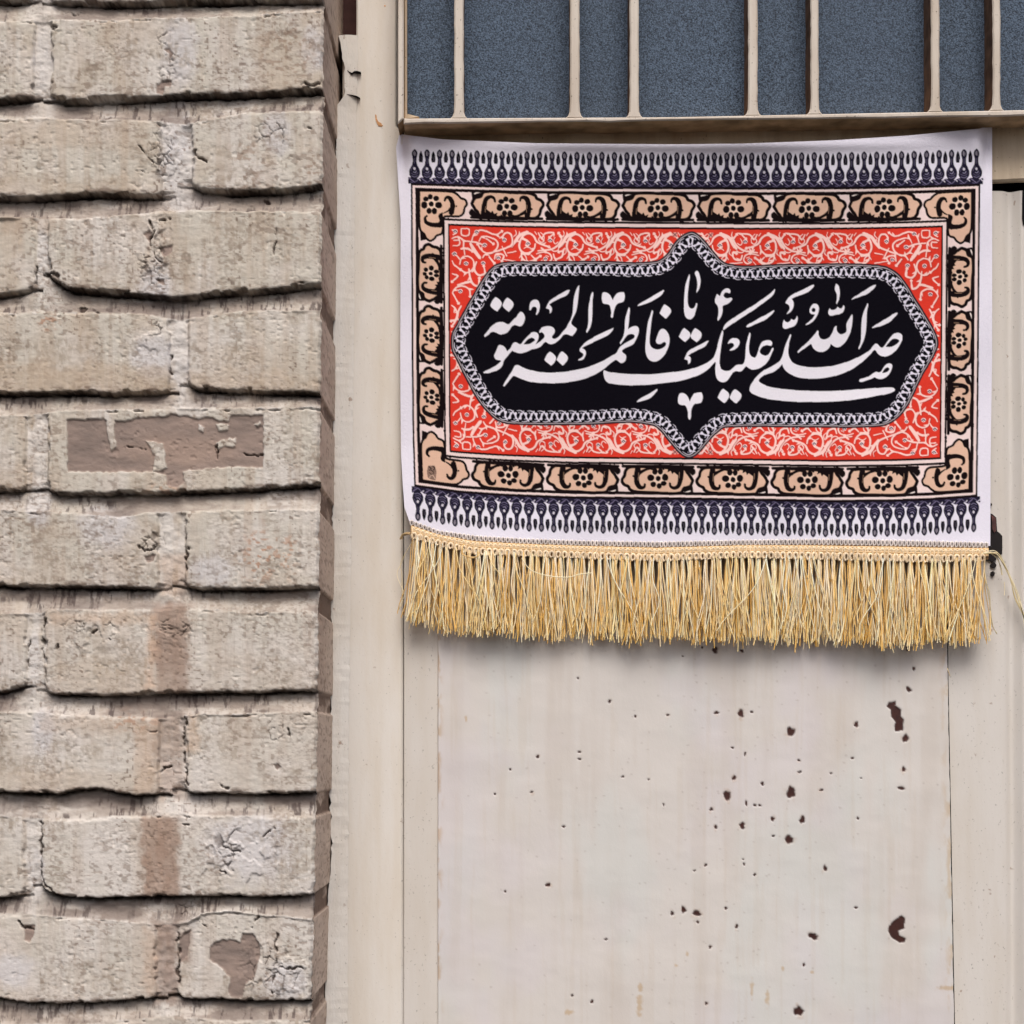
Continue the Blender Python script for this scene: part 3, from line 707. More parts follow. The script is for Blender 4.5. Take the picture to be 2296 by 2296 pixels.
PV[..., 1] += 0.0006 * chip + (fbm(hh, ww, 60, 90, 110) - .5) * 0.0012
# returned edges so that the sheet has its thickness
pv = PV.reshape(-1, 3); n0 = len(pv)
Lb = PV[:, 0, :].copy(); Lb[:, 1] = 0.004; Rb = PV[:, -1, :].copy(); Rb[:, 1] = 0.02
idx = np.arange(n0).reshape(hh, ww)
f1 = grid_faces(hh, ww)
lb = n0 + np.arange(hh); rb = n0 + hh + np.arange(hh)
f2 = np.stack([lb[:-1], lb[1:], idx[1:, 0], idx[:-1, 0]], 1); f3 = np.stack([idx[:-1, -1], idx[1:, -1], rb[1:], rb[:-1]], 1)
cc = np.concatenate([C.reshape(-1, 3), C[:, 0], np.zeros((hh, 3)) + lin((120, 100, 80))])
dpart(mesh_obj('panel', np.concatenate([pv, Lb, Rb]), np.concatenate([f1, f2, f3]), M_panel, None, True, cc))
# right stile, pressed with a soft vertical groove
sx = np.concatenate([np.linspace(2128, 2235, 8), np.linspace(2240, 2300, 26), [2330, 2400, 2500]])
sy = np.array([426, 430, 560, 900, 1500, 2296, 2700.])
prof = 0.0025 + 0.0035 * np.exp(-((sx - 2268) / 13.0) ** 2) - 0.0012 * np.exp(-((sx - 2292) / 7.0) ** 2)
SXg, SYg = np.meshgrid(sx, sy)
SXg = SXg + np.interp(SYg, [426, 1500, 2296, 2700], [-4, 0, 15, 22]) * (SXg < 2240) + np.interp(SYg, [426, 2296], [0, 8]) * (SXg >= 2240)
SV = at(SXg, SYg, 0.0); SV[..., 1] += prof[None, :]
tb = SV[0].copy(); tb[:, 1] += 0.04
n1 = SV.shape[0] * SV.shape[1]; ncs = len(sx)
sf = [tuple(q) for q in grid_faces(*SV.shape[:2])] + [(n1 + j, j, j + 1, n1 + j + 1) for j in range(ncs - 1)]
dpart(mesh_obj('stile', np.concatenate([SV.reshape(-1, 3), tb]), sf, M_stile, None, False))
# narrow dark joint near the photo's right margin
gp = MB(); gp.prism([(2293, 427), (2300, 427), (2300, 500), (2295, 506), (2292, 490)], 0.0005, 0.004); dpart(gp, 'joint_gap', M_hole)
# middle rail under the window
rl = MB(); rl.prism([(905, 262), (2900, 230), (2900, 398), (2290, 404), (2228, 407), (984, 410), (984, 394), (905, 396)], 0.0, 0.006, bev=0.0015); dpart(rl, 'rail', M_rail)
# broken lock: dark ragged hole with two punched spots
k6 = 4.83
def t6(pts): return [(2000 + a / k6, 1100 + b / k6) for a, b in pts]
lk = MB()
lk.prism(t6([(1060, 250), (1085, 252), (1130, 292), (1135, 380), (1140, 440), (1170, 462), (1195, 492), (1195, 600), (1193, 690), (1150, 700), (1120, 720), (1132, 752), (1090, 770), (1012, 748), (1000, 640), (1000, 400)]), 0.0008, 0.0028)
for (cx, cy, rx, ry) in ((1100, 805, 32, 34), (1092, 900, 24, 30), (1074, 150, 10, 16)):
    lk.prism(t6([(cx + rx * math.cos(a) * random.uniform(.8, 1.1), cy + ry * math.sin(a) * random.uniform(.8, 1.1)) for a in np.linspace(0, 2 * math.pi, 11)[:-1]]), 0.0009, 0.0026)
lo = dpart(lk, 'lock_hole', M_dark)
rs = MB(); rs.prism(t6([(1078, 262), (1124, 296), (1130, 430), (1108, 455), (1088, 420), (1084, 330)]), 0.0, 0.0012)
ro = rs.build('rust_scab', plain_mat('wet_rust', (58, 32, 30), .6, .4, 250, .8)); ro.parent = lo; ro.matrix_parent_inverse = lo.matrix_world.inverted()
# window: welded frame standing proud of the rail, bars, obscured glass
YW = -0.028
wf = MB()
wf.prism([(891.5, -700), (905, -700), (905, 265), (891.5, 278)], YW, 0.0, bev=0.001)
def bar_y(x): return np.interp(x, [892, 1500, 1850, 2296, 2900], [265, 262, 255, 246, 234]), np.interp(x, [892, 1200, 1500, 1850, 2296, 2900], [277.5, 274, 270, 265.5, 259, 248])
seg = np.linspace(905.2, 2900, 40)
yt, yb = bar_y(seg)
jit = np.random.default_rng(3).normal(0, .5, 40)
wf.prism(list(zip(seg, yt)) + list(zip(seg, yb + jit))[::-1], YW, 0.0, bev=0.001)
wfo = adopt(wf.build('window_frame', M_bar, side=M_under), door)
bpy.context.view_layer.update()
def sub(o, par):
    o.parent = par; o.matrix_parent_inverse = par.matrix_world.inverted(); return o
rb_ = random.Random(4)
for (x0, x1) in ((1018.5, 1039.5), (1278, 1299.5), (1412, 1432.5), (1678, 1699), (1818, 1836), (2088, 2107), (2226, 2243.5), (2508, 2526)):
    b = MB(); yb0 = float(bar_y((x0 + x1) / 2)[0]) + 1.5
    o0 = (x0 - CX) * 0.004
    L = [(x0 - o0 * .3, -700), (x0 - o0 * .2, 0)]; R = [(x1 - o0 * .3, -700), (x1 - o0 * .2, 0)]
    for k in range(12):
        y = (k + 1) / 13 * (yb0 - 22)
        L.append((x0 + rb_.uniform(-.7, .7), y)); R.append((x1 + rb_.uniform(-.7, .7), y))
    L += [(x0 - 1, yb0 - 14), (x0 - 4, yb0 - 6), (x0 - 10, yb0)]; R += [(x1 + 1, yb0 - 14), (x1 + 4, yb0 - 6), (x1 + 10, yb0)]
    b.prism(L + R[::-1], YW + 0.0006, -0.0012, bev=0.001)
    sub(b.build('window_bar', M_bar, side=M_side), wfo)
gl = MB(); gl.prism([(895, -700), (2900, -700), (2900, 240), (895, 272)], -0.0018, 0.003)
sub(gl.build('window_pane', M_glass), wfo)
pt = MB()   # old putty along the left and the lower left corner
pt.prism([(906, -700), (912, -700), (912.5, 255), (940, 262), (906, 266)], -0.008, -0.002); sub(pt.build('putty', M_rail), wfo)
#BANNER#
# ------------------------------------------------------------------ banner print (drawn in cloth pixels, then baked per vertex)
SS = 0.7                                   # drawing step in photograph pixels
BX0, BX1, BY0, BY1 = 880.0, 2232.0, 276.0, 1240.0
bw, bh = int((BX1 - BX0) / SS), int((BY1 - BY0) / SS)
IMG = np.zeros((bh, bw, 3)) + lin((220, 217, 229))
def smooth_closed(P, sub_=5, corner=70):
    P = np.array(P, float); n = len(P); out = []
    T = np.zeros_like(P)
    for i in range(n):
        a = P[i] - P[i - 1]; b = P[(i + 1) % n] - P[i]
        la, lb = np.linalg.norm(a) + 1e-9, np.linalg.norm(b) + 1e-9
        ang = math.degrees(math.acos(np.clip(a @ b / (la * lb), -1, 1)))
        T[i] = 0 if ang > corner else (a / la + b / lb) * 0.5
    for i in range(n):
        p0, p1 = P[i], P[(i + 1) % n]; L = np.linalg.norm(p1 - p0)
        m0, m1 = T[i] * L, T[(i + 1) % n] * L
        for k in range(sub_):
            t = k / sub_
            out.append((2*t**3-3*t*t+1)*p0 + (t**3-2*t*t+t)*m0 + (-2*t**3+3*t*t)*p1 + (t**3-t*t)*m1)
    return np.array(out)
def smooth_open(P, sub_=5):
    P = np.array(P, float); n = len(P)
    if n < 3: return P
    out = []
    for i in range(n - 1):
        p0 = P[i]; p1 = P[i + 1]
        m0 = (P[i + 1] - P[max(i - 1, 0)]) * .5; m1 = (P[min(i + 2, n - 1)] - P[i]) * .5
        for k in range(sub_):
            t = k / sub_
            out.append((2*t**3-3*t*t+1)*p0 + (t**3-2*t*t+t)*m0 + (-2*t**3+3*t*t)*p1 + (t**3-t*t)*m1)
    out.append(P[-1]); return np.array(out)
def window(P, pad):
    q = (P - np.array([BX0, BY0])) / SS
    x0 = max(int(q[:, 0].min() - pad), 0); x1 = min(int(q[:, 0].max() + pad) + 2, bw)
    y0 = max(int(q[:, 1].min() - pad), 0); y1 = min(int(q[:, 1].max() + pad) + 2, bh)
    return q, x0, x1, y0, y1
def put(m, x0, x1, y0, y1, c, img=None):
    I = IMG[y0:y1, x0:x1]
    IMG[y0:y1, x0:x1] = I * (1 - m[..., None]) + lin(c) * m[..., None]
def cover(q, x0, x1, y0, y1, holes=()):
    """anti-aliased even-odd fill, 2 x 2 samples"""
    acc = np.zeros((y1 - y0, x1 - x0))
    for oy in (.25, .75):
        for ox in (.25, .75):
            yc = (np.arange(y0, y1) + oy)[:, None]; xc = (np.arange(x0, x1) + ox)[None, :]
            ins_ = np.zeros(acc.shape, bool)
            for R in (q,) + tuple(holes):
                a = R; b = np.roll(R, -1, 0)
                for (ax, ay), (bx, by) in zip(a, b):
                    if ay == by: continue
                    lo, hi = (ay, by) if ay < by else (by, ay)
                    r0 = max(int(math.ceil(lo - oy)) - y0, 0); r1 = min(int(math.ceil(hi - oy)) - y0, y1 - y0)
                    if r1 <= r0: continue
                    xi = ax + (yc[r0:r1] - ay) * (bx - ax) / (by - ay)
                    ins_[r0:r1] ^= xc < xi
            acc += ins_
    return acc / 4
def fill(P, c, sm=True, holes=(), sub_=4, corner=70, alpha=1.0):
    P = smooth_closed(P, sub_, corner) if sm else np.array(P, float)
    q, x0, x1, y0, y1 = window(P, 1)
    if x1 <= x0 or y1 <= y0: return
    hs = tuple((( smooth_closed(h, sub_, corner) if sm else np.array(h, float)) - np.array([BX0, BY0])) / SS for h in holes)
    put(cover(q, x0, x1, y0, y1, hs) * alpha, x0, x1, y0, y1, c)
def stroke(P, w0, c, w1=None, sm=True, sub_=4, alpha=1.0, mid=None):
    """stroke whose width runs w0 -> (mid) -> w1, photograph pixels"""
    P = smooth_open(P, sub_) if sm else np.array(P, float)
    n = len(P); w1 = w0 if w1 is None else w1
    t = np.linspace(0, 1, n)
    W = np.interp(t, [0, .5, 1], [w0, mid if mid is not None else (w0 + w1) / 2, w1]) / 2 / SS
    q, x0, x1, y0, y1 = window(P, W.max() + 2)
    if x1 <= x0 or y1 <= y0: return
    X, Y = np.meshgrid(np.arange(x0, x1) + .5, np.arange(y0, y1) + .5)
    best = np.full(X.shape, -1e9)
    for i in range(n - 1):
        a, b = q[i], q[i + 1]; e = b - a
        tt = np.clip(((X - a[0]) * e[0] + (Y - a[1]) * e[1]) / (e @ e + 1e-9), 0, 1)
        d = np.hypot(X - a[0] - tt * e[0], Y - a[1] - tt * e[1])
        best = np.maximum(best, W[i] * (1 - tt) + W[i + 1] * tt - d)
    put(np.clip(best + .5, 0, 1) * alpha, x0, x1, y0, y1, c)
def ellipse(cx, cy, rx, ry, c, n=14, alpha=1.0):
    a = np.linspace(0, 2 * math.pi, n, endpoint=False)
    fill(np.stack([cx + rx * np.cos(a), cy + ry * np.sin(a)], 1), c, sm=False, alpha=alpha)

# the printed frame is a rectangle bowed by the sagging cloth: Coons patch over its four sides
TOPC = ([922, 1130, 1300, 1496, 1700, 1900, 2050, 2198], [411, 417, 419, 420, 421, 420, 417.5, 412.5])
BOTC = ([929, 1030, 1130, 1280, 1496, 1700, 1850, 2000, 2100, 2192], [1091, 1105, 1112, 1118, 1120, 1123, 1126, 1125, 1121, 1114])
LEFC = ([411, 600, 800, 960, 1091], [921.5, 922.5, 923.5, 925, 929])
RIGC = ([412.5, 600, 800, 960, 1114], [2198.5, 2196.5, 2195, 2193.5, 2192])
UW, VW = 1276.0, 702.0
def FR(u, v):
    u = np.asarray(u, float) / UW; v = np.asarray(v, float) / VW
    xt = 922 + (2198.5 - 922) * u; yt_ = np.interp(xt, *TOPC)
    xb = 929 + (2192 - 929) * u; yb_ = np.interp(xb, *BOTC)
    yl = 411 + 680 * v; xl = np.interp(yl, *LEFC); yr = 412.5 + 701.5 * v; xr = np.interp(yr, *RIGC)
    x = (1 - v) * xt + v * xb + (1 - u) * xl + u * xr - ((1 - v) * ((1 - u) * 922 + u * 2198.5) + v * ((1 - u) * 929 + u * 2192))
    y = (1 - v) * yt_ + v * yb_ + (1 - u) * yl + u * yr - ((1 - v) * ((1 - u) * 411 + u * 412.5) + v * ((1 - u) * 1091 + u * 1114))
    return np.stack([x, y], -1)
def rectuv(u0, v0, u1, v1, c):
    n = 40
    a = np.linspace(u0, u1, n); b = np.linspace(v0, v1, n)
    P = np.concatenate([FR(a, v0 + 0 * a), FR(u1 + 0 * b, b), FR(a[::-1], v1 + 0 * a), FR(u0 + 0 * b, b[::-1])])
    fill(P, c, sm=False)
BLK = (20, 12, 14); PNK = (226, 205, 202); NAV = (30, 27, 44); BEI = (212, 176, 154); RED = (212, 58, 44); LACE = (242, 202, 194)
# tassel rows ---------------------------------------------------
def tassels(top):
    N = 46
    for k in range(N):
        u = 8.5 + k * (UW - 17) / (N - 1)
        def P(dx, dy):                          # dy measured outwards from the frame line
            v = -dy if top else VW + dy
            return FR(u + np.asarray(dx, float), v + np.zeros_like(np.asarray(dx, float)))
        def pf(pts, c, **k_): 
            q = np.array(pts, float); fill(P(q[:, 0], q[:, 1]), c, **k_)
        def ps(pts, w, c, **k_):
            q = np.array(pts, float); stroke(P(q[:, 0], q[:, 1]), w, c, **k_)
        # chequered cord under the row
        pf([(-14.2, -1), (14.2, -1), (14.2, 14), (-14.2, 14)], NAV, sm=False)
        ps([(-12, 12), (-6, 7), (-1, 3)], 2.0, (112, 104, 134), sm=False); ps([(1, 3), (6, 7), (11, 13)], 1.6, (104, 98, 126), sm=False); ps([(-9, 3), (-4, 1.5)], 1.5, (92, 86, 112), sm=False)
        ps([(7.5, 12.5), (11, 15), (17, 15), (20.5, 12.5)], 4.4, (216, 211, 225)); ps([(10.5, 9.5), (14, 6.5), (17.5, 9.5)], 1.9, (206, 200, 216)); ellipse(*P(14, 10.6), 1.5, 1.6, (24, 20, 34))
        # bottle shaped tassel
        pf([(-6, 12), (6, 12), (11.4, 19), (12.2, 28), (9.4, 36), (5.6, 43), (4.4, 49), (4.4, 58), (6.3, 66), (5.2, 74), (0, 79), (-5.2, 74), (-6.3, 66), (-4.4, 58), (-4.4, 49), (-5.6, 43), (-9.4, 36), (-12.2, 28), (-11.4, 19)], NAV, corner=95)
        ellipse(*P(0, 69), 2.5, 5.6, (150, 144, 156)); ps([(0.2, 65), (0.6, 74)], 1.5, (62, 54, 66), sm=False)
        ellipse(*P(-.3, 34), 2.7, 3.2, (200, 195, 208))
        ps([(-6.5, 17), (0, 14.5), (6.5, 17.5)], 1.5, (112, 106, 134)); ps([(-7, 23), (-2, 20), (4, 21), (7.5, 25)], 1.3, (88, 82, 108)); ps([(-3, 26), (2, 25), (4, 29)], 1.6, (136, 130, 158))
        ps([(-8, 29), (-6, 35), (-3, 40)], 1.0, (92, 86, 112)); ps([(0, 46), (0, 58)], 1.0, (98, 92, 116), sm=False)
        if k < N - 1:
            pf([(14 - 3.4, 49), (14 + 3.4, 49), (14 + 4.6, 56), (14 + 3.6, 67), (14, 76), (14 - 3.6, 67), (14 - 4.6, 56)], (18, 15, 24))
            ps([(14.4, 53), (14.8, 63)], 1.0, (80, 74, 86), sm=False)
tassels(True); tassels(False)
# frame lines and bands -----------------------------------------
rectuv(0, 0, UW, VW, BLK); rectuv(4, 5, UW - 4, VW - 5, PNK); rectuv(10, 10.5, UW - 10, VW - 10.5, BLK); rectuv(15.5, 15.5, UW - 15.5, VW - 15.5, PNK)
BT, BL = (15.5, 78.0), (15.5, 71.5)
# cartouche motif: local x along the band, local y towards the red field, in photograph pixels
def t4(pts, ox=1210, oy=890): return [((a - ox) / 4.83, (b - oy) / 4.83) for a, b in pts]
CART = t4([(838, 872), (868, 812), (930, 790), (958, 748), (1000, 733), (1130, 728), (1260, 738), (1440, 742), (1512, 768), (1532, 802), (1578, 822), (1600, 868), (1572, 920), (1560, 972), (1515, 1012), (1400, 1018), (1200, 1014), (1080, 1010), (940, 1012), (896, 958), (872, 930)])
def motif(xf, part='all', outline=True):
    F_ = lambda pts: np.array([xf(a, b) for a, b in pts])
    R = part in ('all', 'right'); Lf = part in ('all', 'left')
    if part == 'all':
        fill(F_(CART), BEI); P = F_(CART); stroke(np.concatenate([P, P[:1]]), 7.2, BLK, sub_=4)
        stroke(F_([(-78, 27), (-30, 27.5), (20, 27.5), (78, 27)]), 6.5, BLK, 6.5, mid=8); stroke(F_([(-74, -32.5), (70, -32.5)]), 4.5, BLK, sm=False)
        for (q_, w_) in ((-25, 7), (-12, 5), (-38, 9), (14, 6), (22, 5)): ellipse(*xf(q_, 23), w_ * .6, 4.2, BLK)
    if Lf:
        stroke(F_(t4([(1085, 842), (1076, 806), (1040, 790), (1000, 806), (978, 850), (968, 910), (962, 990)])), 4.2, BLK, 13, mid=9.5)
        ellipse(*xf(*t4([(1082, 836)])[0]), 2.6, 2.6, BLK)
        fill(F_(t4([(935, 1010), (945, 945), (975, 910), (1000, 930), (1040, 960), (1060, 940), (1075, 975), (1110, 960), (1100, 1010)])), BLK)
        stroke(F_(t4([(985, 900), (980, 960)])), 1.2, (150, 120, 100), sm=False)
    if R:
        stroke(F_(t4([(1352, 826), (1362, 798), (1392, 788), (1422, 806), (1440, 850), (1442, 920), (1428, 990)])), 4.2, BLK, 13, mid=11)
        ellipse(*xf(*t4([(1354, 826)])[0]), 2.5, 2.5, BLK)
        stroke(F_(t4([(1440, 920), (1390, 960), (1330, 990), (1270, 1000)])), 9, BLK, 4)
        stroke(F_(t4([(1425, 870), (1420, 950)])), 1.1, (150, 120, 100), sm=False)
        ellipse(*xf(*t4([(1476, 916)])[0]), 2.4, 2.4, BLK)
    if part != 'none':
        pass
def flower(xf, sc=1.0):
    a = np.linspace(0, 2 * math.pi, 20, endpoint=False)
    fill(np.array([xf(19 * sc * math.cos(t), 18.5 * sc * math.sin(t)) for t in a]), (226, 198, 180), sm=False)
    for (cx, cy, r1, r2) in ((-2, -16.5, 5.8, 6.4), (11, -13, 6.8, 6.4), (-12, -11, 6.6, 5.8), (16.5, 2, 8.2, 7.6), (-15.5, 3, 7.2, 8.4), (-5, 16, 5.8, 7.4), (7, 16, 6.2, 7.6), (0, 0, 5.8, 6.2)):
        fill(np.array([xf((cx + r1 * math.cos(t)) * sc, (cy + r2 * math.sin(t)) * sc) for t in a[::2]]), BLK, sm=True, sub_=2)
def bandleaf(xf):
    """dark leaf between two cartouches"""
    fill(np.array([xf(p, q) for p, q in t4([(835, 735), (930, 745), (945, 790), (880, 805), (850, 840), (838, 800)])]), BLK)
    stroke(np.array([xf(p, q) for p, q in t4([(868, 760), (935, 738)])]), 2.4, (236, 222, 216), sm=False)
    fill(np.array([xf(p, q) for p, q in t4([(810, 950), (840, 925), (890, 975), (935, 1020), (850, 1015), (812, 990)])]), BLK)
def band_h(top):
    cs = [(k + 1) * (UW - 2 * 45.5) / 7 + 45.5 for k in range(6)]
    vc = 46.5 if top else VW - 46.5
    s = 1 if top else -1
    sc = 169.3 / 166.7
    for u in cs:
        xf = lambda a, b, u=u: FR(u + s * a * sc, vc + s * b)
        motif(xf); bandleaf(xf); flower(xf)
def band_v(left):
    vs = [46.5 + (k + 1) * (VW - 93) / 4.32 + 0.0 for k in range(4)]
    vs = [206.5, 347, 488] if left else [206, 355, 499]
    vs = [206.5, 348.5, 491]
    uc = 43.5 if left else UW - 43.5
    for v in vs:
        if left: xf = lambda a, b, v=v: FR(uc + b * 0.88, v - a * 0.83)
        else:    xf = lambda a, b, v=v: FR(uc - b * 0.88, v + a * 0.83)
        motif(xf); bandleaf(xf); flower(xf, 0.92)
band_h(True); band_h(False); band_v(True); band_v(False)
def corner(cu, cv, su, sv, stamp_=False):
    """L shaped cartouche in a corner; su/sv point into the cloth"""
    xf = lambda a, b: FR(cu + su * a, cv + sv * b)
    F_ = lambda pts: np.array([xf(a, b) for a, b in pts])
    Lp = [(-27, -30), (40, -30), (58, -24), (66, -16), (76, -12), (80, -3), (75, 6), (72, 18), (62, 26), (30, 28), (27, 45), (24, 66), (12, 72), (6, 80), (-3, 85), (-12, 79), (-16, 70), (-24, 62), (-27, 40)]
    fill(F_(Lp), BEI); P = F_(Lp); stroke(np.concatenate([P, P[:1]]), 5.2, BLK)
    stroke(F_([(30, -9), (33, -15), (40, -16), (46, -8), (48, 4), (45, 18)]), 4, BLK, 12, mid=10); ellipse(*xf(30, -9), 2.4, 2.4, BLK)
    stroke(F_([(47, 4), (38, 14), (28, 20)]), 6, BLK, 2.5); ellipse(*xf(56, 3), 2.2, 2.2, BLK)
    stroke(F_([(-10, 28), (-14, 33), (-12, 42), (-2, 47), (10, 48), (24, 46)]), 4, BLK, 12, mid=9); ellipse(*xf(-10, 28), 2.4, 2.4, BLK)
    fill(F_([(16, 24), (26, 18), (27, 50), (18, 54), (8, 46), (18, 40)]), BLK)
    fill(F_([(-26, 56), (-18, 66), (-10, 82), (-24, 86)]), BLK)
    if not stamp_: flower(xf)
    else:
        fill(F_([(-13, -22), (3, -26), (6, -4), (2, 8), (-12, 6), (-15, -6)]), (70, 52, 52), alpha=.75)
        for (x_, y_) in ((-8, -14), (-3, -8), (-9, 0), (0, 2)): stroke(F_([(x_, y_ - 4), (x_ + 3, y_), (x_ - 2, y_ + 4)]), 2.2, (20, 14, 18))
        stroke(F_([(-10, -21), (-3, -14), (2, -22)]), 1.6, (206, 176, 156)); 
        for y_ in (-30 + 0, ): pass
        for y_ in (14, 18, 22): stroke(F_([(-12, y_ - 30 + 1), (6, y_ - 30)]), 0.8, (186, 150, 128), sm=False, alpha=.6)
corner(45.5, 46.5, 1, 1); corner(UW - 45.5, 46.5, -1, 1); corner(45.5, VW - 46.5, 1, -1, True); corner(UW - 45.5, VW - 46.5, -1, -1)
# inner lines of the bands
def ring(u0, v0, wd, c):
    rectuv(u0, v0, UW - u0, v0 + wd, c); rectuv(u0, VW - v0 - wd, UW - u0, VW - v0, c); rectuv(u0, v0, u0 + wd, VW - v0, c); rectuv(UW - u0 - wd, v0, UW - u0, VW - v0, c)
for k in range(1):
    ring(10, 10, 7, BLK)
rectuv(71.5, 78, UW - 71.5, VW - 78, BLK); rectuv(75.5, 83, UW - 75.5, VW - 83, PNK); rectuv(83, 90, UW - 83, VW - 90, BLK); rectuv(86.5, 94.5, UW - 86.5, VW - 94.5, RED)
for q in range(60):       # hand-drawn wobble of the black inner line
    u = RNG.uniform(80, UW - 80)
    for v in (13.5, 79.5, VW - 13.5, VW - 79.5):
        if RNG.random() < .5: ellipse(*FR(u, v), RNG.uniform(2, 5), RNG.uniform(2.6, 3.8), BLK)
    v = RNG.uniform(80, VW - 80)
    for u in (13.5, 73, UW - 13.5, UW - 73):
        if RNG.random() < .4: ellipse(*FR(u, v), RNG.uniform(2.4, 3.2), RNG.uniform(2, 5), BLK)
# scrolls on the red field --------------------------------------
def s4(pts, ox, oy): return [((a - ox) / 4.83, (b - oy) / 4.83) for a, b in pts]
UNIT = [([(1485, 1268), (1455, 1232), (1415, 1212)], 22), ([(1478, 1272), (1462, 1290), (1440, 1280)], 14), ([(1545, 1265), (1532, 1318), (1475, 1365), (1405, 1358), (1372, 1305), (1378, 1238), (1412, 1180), (1470, 1150), (1530, 1182), (1562, 1242), (1620, 1272), (1685, 1292)], 19),
        ([(1286, 1296), (1330, 1240), (1372, 1176), (1450, 1140)], 30), ([(1392, 1365), (1402, 1425), (1462, 1462), (1530, 1442), (1592, 1402)], 18), ([(1500, 1390), (1535, 1425)], 16), ([(1575, 1342), (1640, 1332), (1720, 1320), (1792, 1272), (1832, 1200), (1802, 1150)], 17),
        ([(1578, 1146), (1612, 1200), (1655, 1148), (1745, 1140), (1705, 1185)], 15), ([(1560, 1372), (1640, 1352), (1702, 1372), (1722, 1425), (1680, 1462), (1640, 1440)], 14), ([(1740, 1372), (1762, 1424), (1830, 1402), (1842, 1342), (1808, 1348)], 17), ([(1738, 1448), (1872, 1462)], 13),
        ([(1405, 1375), (1470, 1372)], 30), ([(1610, 1310), (1650, 1345)], 22)]
UD = [(1465, 1262), (1705, 1222), (1655, 1425)]
CRN = [([(740, 1120), (820, 1122), (815, 1190), (745, 1190), (740, 1120)], 13), ([(640, 1138), (690, 1158), (652, 1190)], 13), ([(640, 1232), (700, 1210), (760, 1250), (762, 1322)], 15), ([(650, 1312), (712, 1302), (716, 1250), (658, 1252)], 13), ([(780, 1255), (900, 1265), (972, 1292)], 16),
       ([(850, 1262), (870, 1190), (912, 1140), (980, 1130), (1060, 1160), (1120, 1172), (1172, 1138)], 15), ([(930, 1250), (962, 1200), (1030, 1200), (1110, 1230), (1136, 1280), (1110, 1342), (1040, 1382), (960, 1352), (920, 1290)], 15), ([(838, 1280), (872, 1345), (932, 1425)], 34), ([(735, 1342), (800, 1336), (850, 1360)], 20), ([(768, 1340), (776, 1402)], 13),
       ([(970, 1430), (1000, 1390), (1060, 1372), (1130, 1350), (1230, 1312), (1282, 1280), (1292, 1220), (1270, 1160), (1220, 1150), (1190, 1190), (1202, 1230)], 17), ([(1100, 1440), (1112, 1390), (1150, 1380), (1202, 1402), (1180, 1452)], 15), ([(1040, 1420), (1092, 1482)], 20), ([(1010, 1220), (1080, 1270)], 16),
       ([(720, 1512), (740, 1442), (800, 1420), (860, 1452), (876, 1512), (850, 1572), (790, 1602), (735, 1575)], 15), ([(640, 1480), (660, 1520), (702, 1552), (772, 1602)], 14), ([(640, 1622), (700, 1642), (642, 1702)], 15), ([(902, 1480), (880, 1560), (922, 1622), (992, 1602), (982, 1530)], 18), ([(820, 1562), (832, 1652), (862, 1722), (922, 1742), (932, 1662)], 19),
       ([(640, 1832), (655, 1800), (690, 1765), (752, 1750), (822, 1782), (832, 1852)], 15), ([(640, 1832), (680, 1900), (702, 1935)], 15), ([(700, 1742), (782, 1712), (832, 1700)], 22), ([(640, 1400), (690, 1420), (720, 1460)], 12), ([(1180, 1300), (1230, 1400)], 14), ([(1240, 1370), (1330, 1350)], 12), ([(1200, 1440), (1330, 1460)], 12)]
CDT = [(672, 1150), (905, 1150), (992, 1290), (1205, 1225), (665, 1400), (790, 1500), (975, 1490), (1140, 1425), (725, 1808)]
SIDE = [([(640, 1560), (690, 1590), (720, 1650), (690, 1720), (640, 1730)], 14), ([(780, 1560), (740, 1620), (720, 1690), (650, 1780)], 16), ([(640, 1850), (690, 1830), (720, 1780)], 14)]
def scroll(strokes, dots, xf, ox, oy):
    for pts, w_ in strokes:
        P = np.array([xf(a, b) for a, b in s4(pts, ox, oy)])
        stroke(P + np.array([1.6, 1.8]), w_ / 4.83 * 1.1, (150, 24, 18), sub_=3, alpha=.55)
    for pts, w_ in strokes:
        P = np.array([xf(a, b) for a, b in s4(pts, ox, oy)])
        if len(pts) > 3 and w_ > 13:            # small leaves sprouting from the scroll
            for j in (1, len(P) - 2):
                d_ = P[j + 1] - P[j - 1]; d_ = d_ / (np.linalg.norm(d_) + 1e-9); n_ = np.array([-d_[1], d_[0]]) * (1 if j % 2 else -1)
                fill([P[j] - d_ * 3.5, P[j] + n_ * 5 + d_ * 2, P[j] + n_ * 8.5 + d_ * 6.5, P[j] + n_ * 3.5 + d_ * 5, P[j] + d_ * 3], LACE, sub_=3)
        ex = P[-1]; d_ = P[-1] - P[-2]; d_ = d_ / (np.linalg.norm(d_) + 1e-9); n_ = np.array([-d_[1], d_[0]])
        if w_ > 13: stroke([ex + n_ * 2.6 + d_ * 1, ex + d_ * 3, ex - n_ * 2.6 + d_ * 1], 2.0, LACE, 2.0, mid=4.0, sub_=3)
        stroke(P, w_ / 4.83 * 0.9, LACE, w_ / 4.83 * 1.1, mid=w_ / 4.83 * 1.3, sub_=3)
    for p in dots:
        x_, y_ = xf(*s4([p], ox, oy)[0])
        ellipse(x_, y_, 5.2, 4.6, (240, 214, 212)); stroke([(x_ - 3.4, y_ + 1), (x_, y_ - 2), (x_ + 3.2, y_ + 1.2)], 2.4, (74, 54, 74)); ellipse(x_ - .5, y_ + 2.4, 1.4, 1.2, (60, 44, 60))
V0 = 94.5; U0 = 86.5
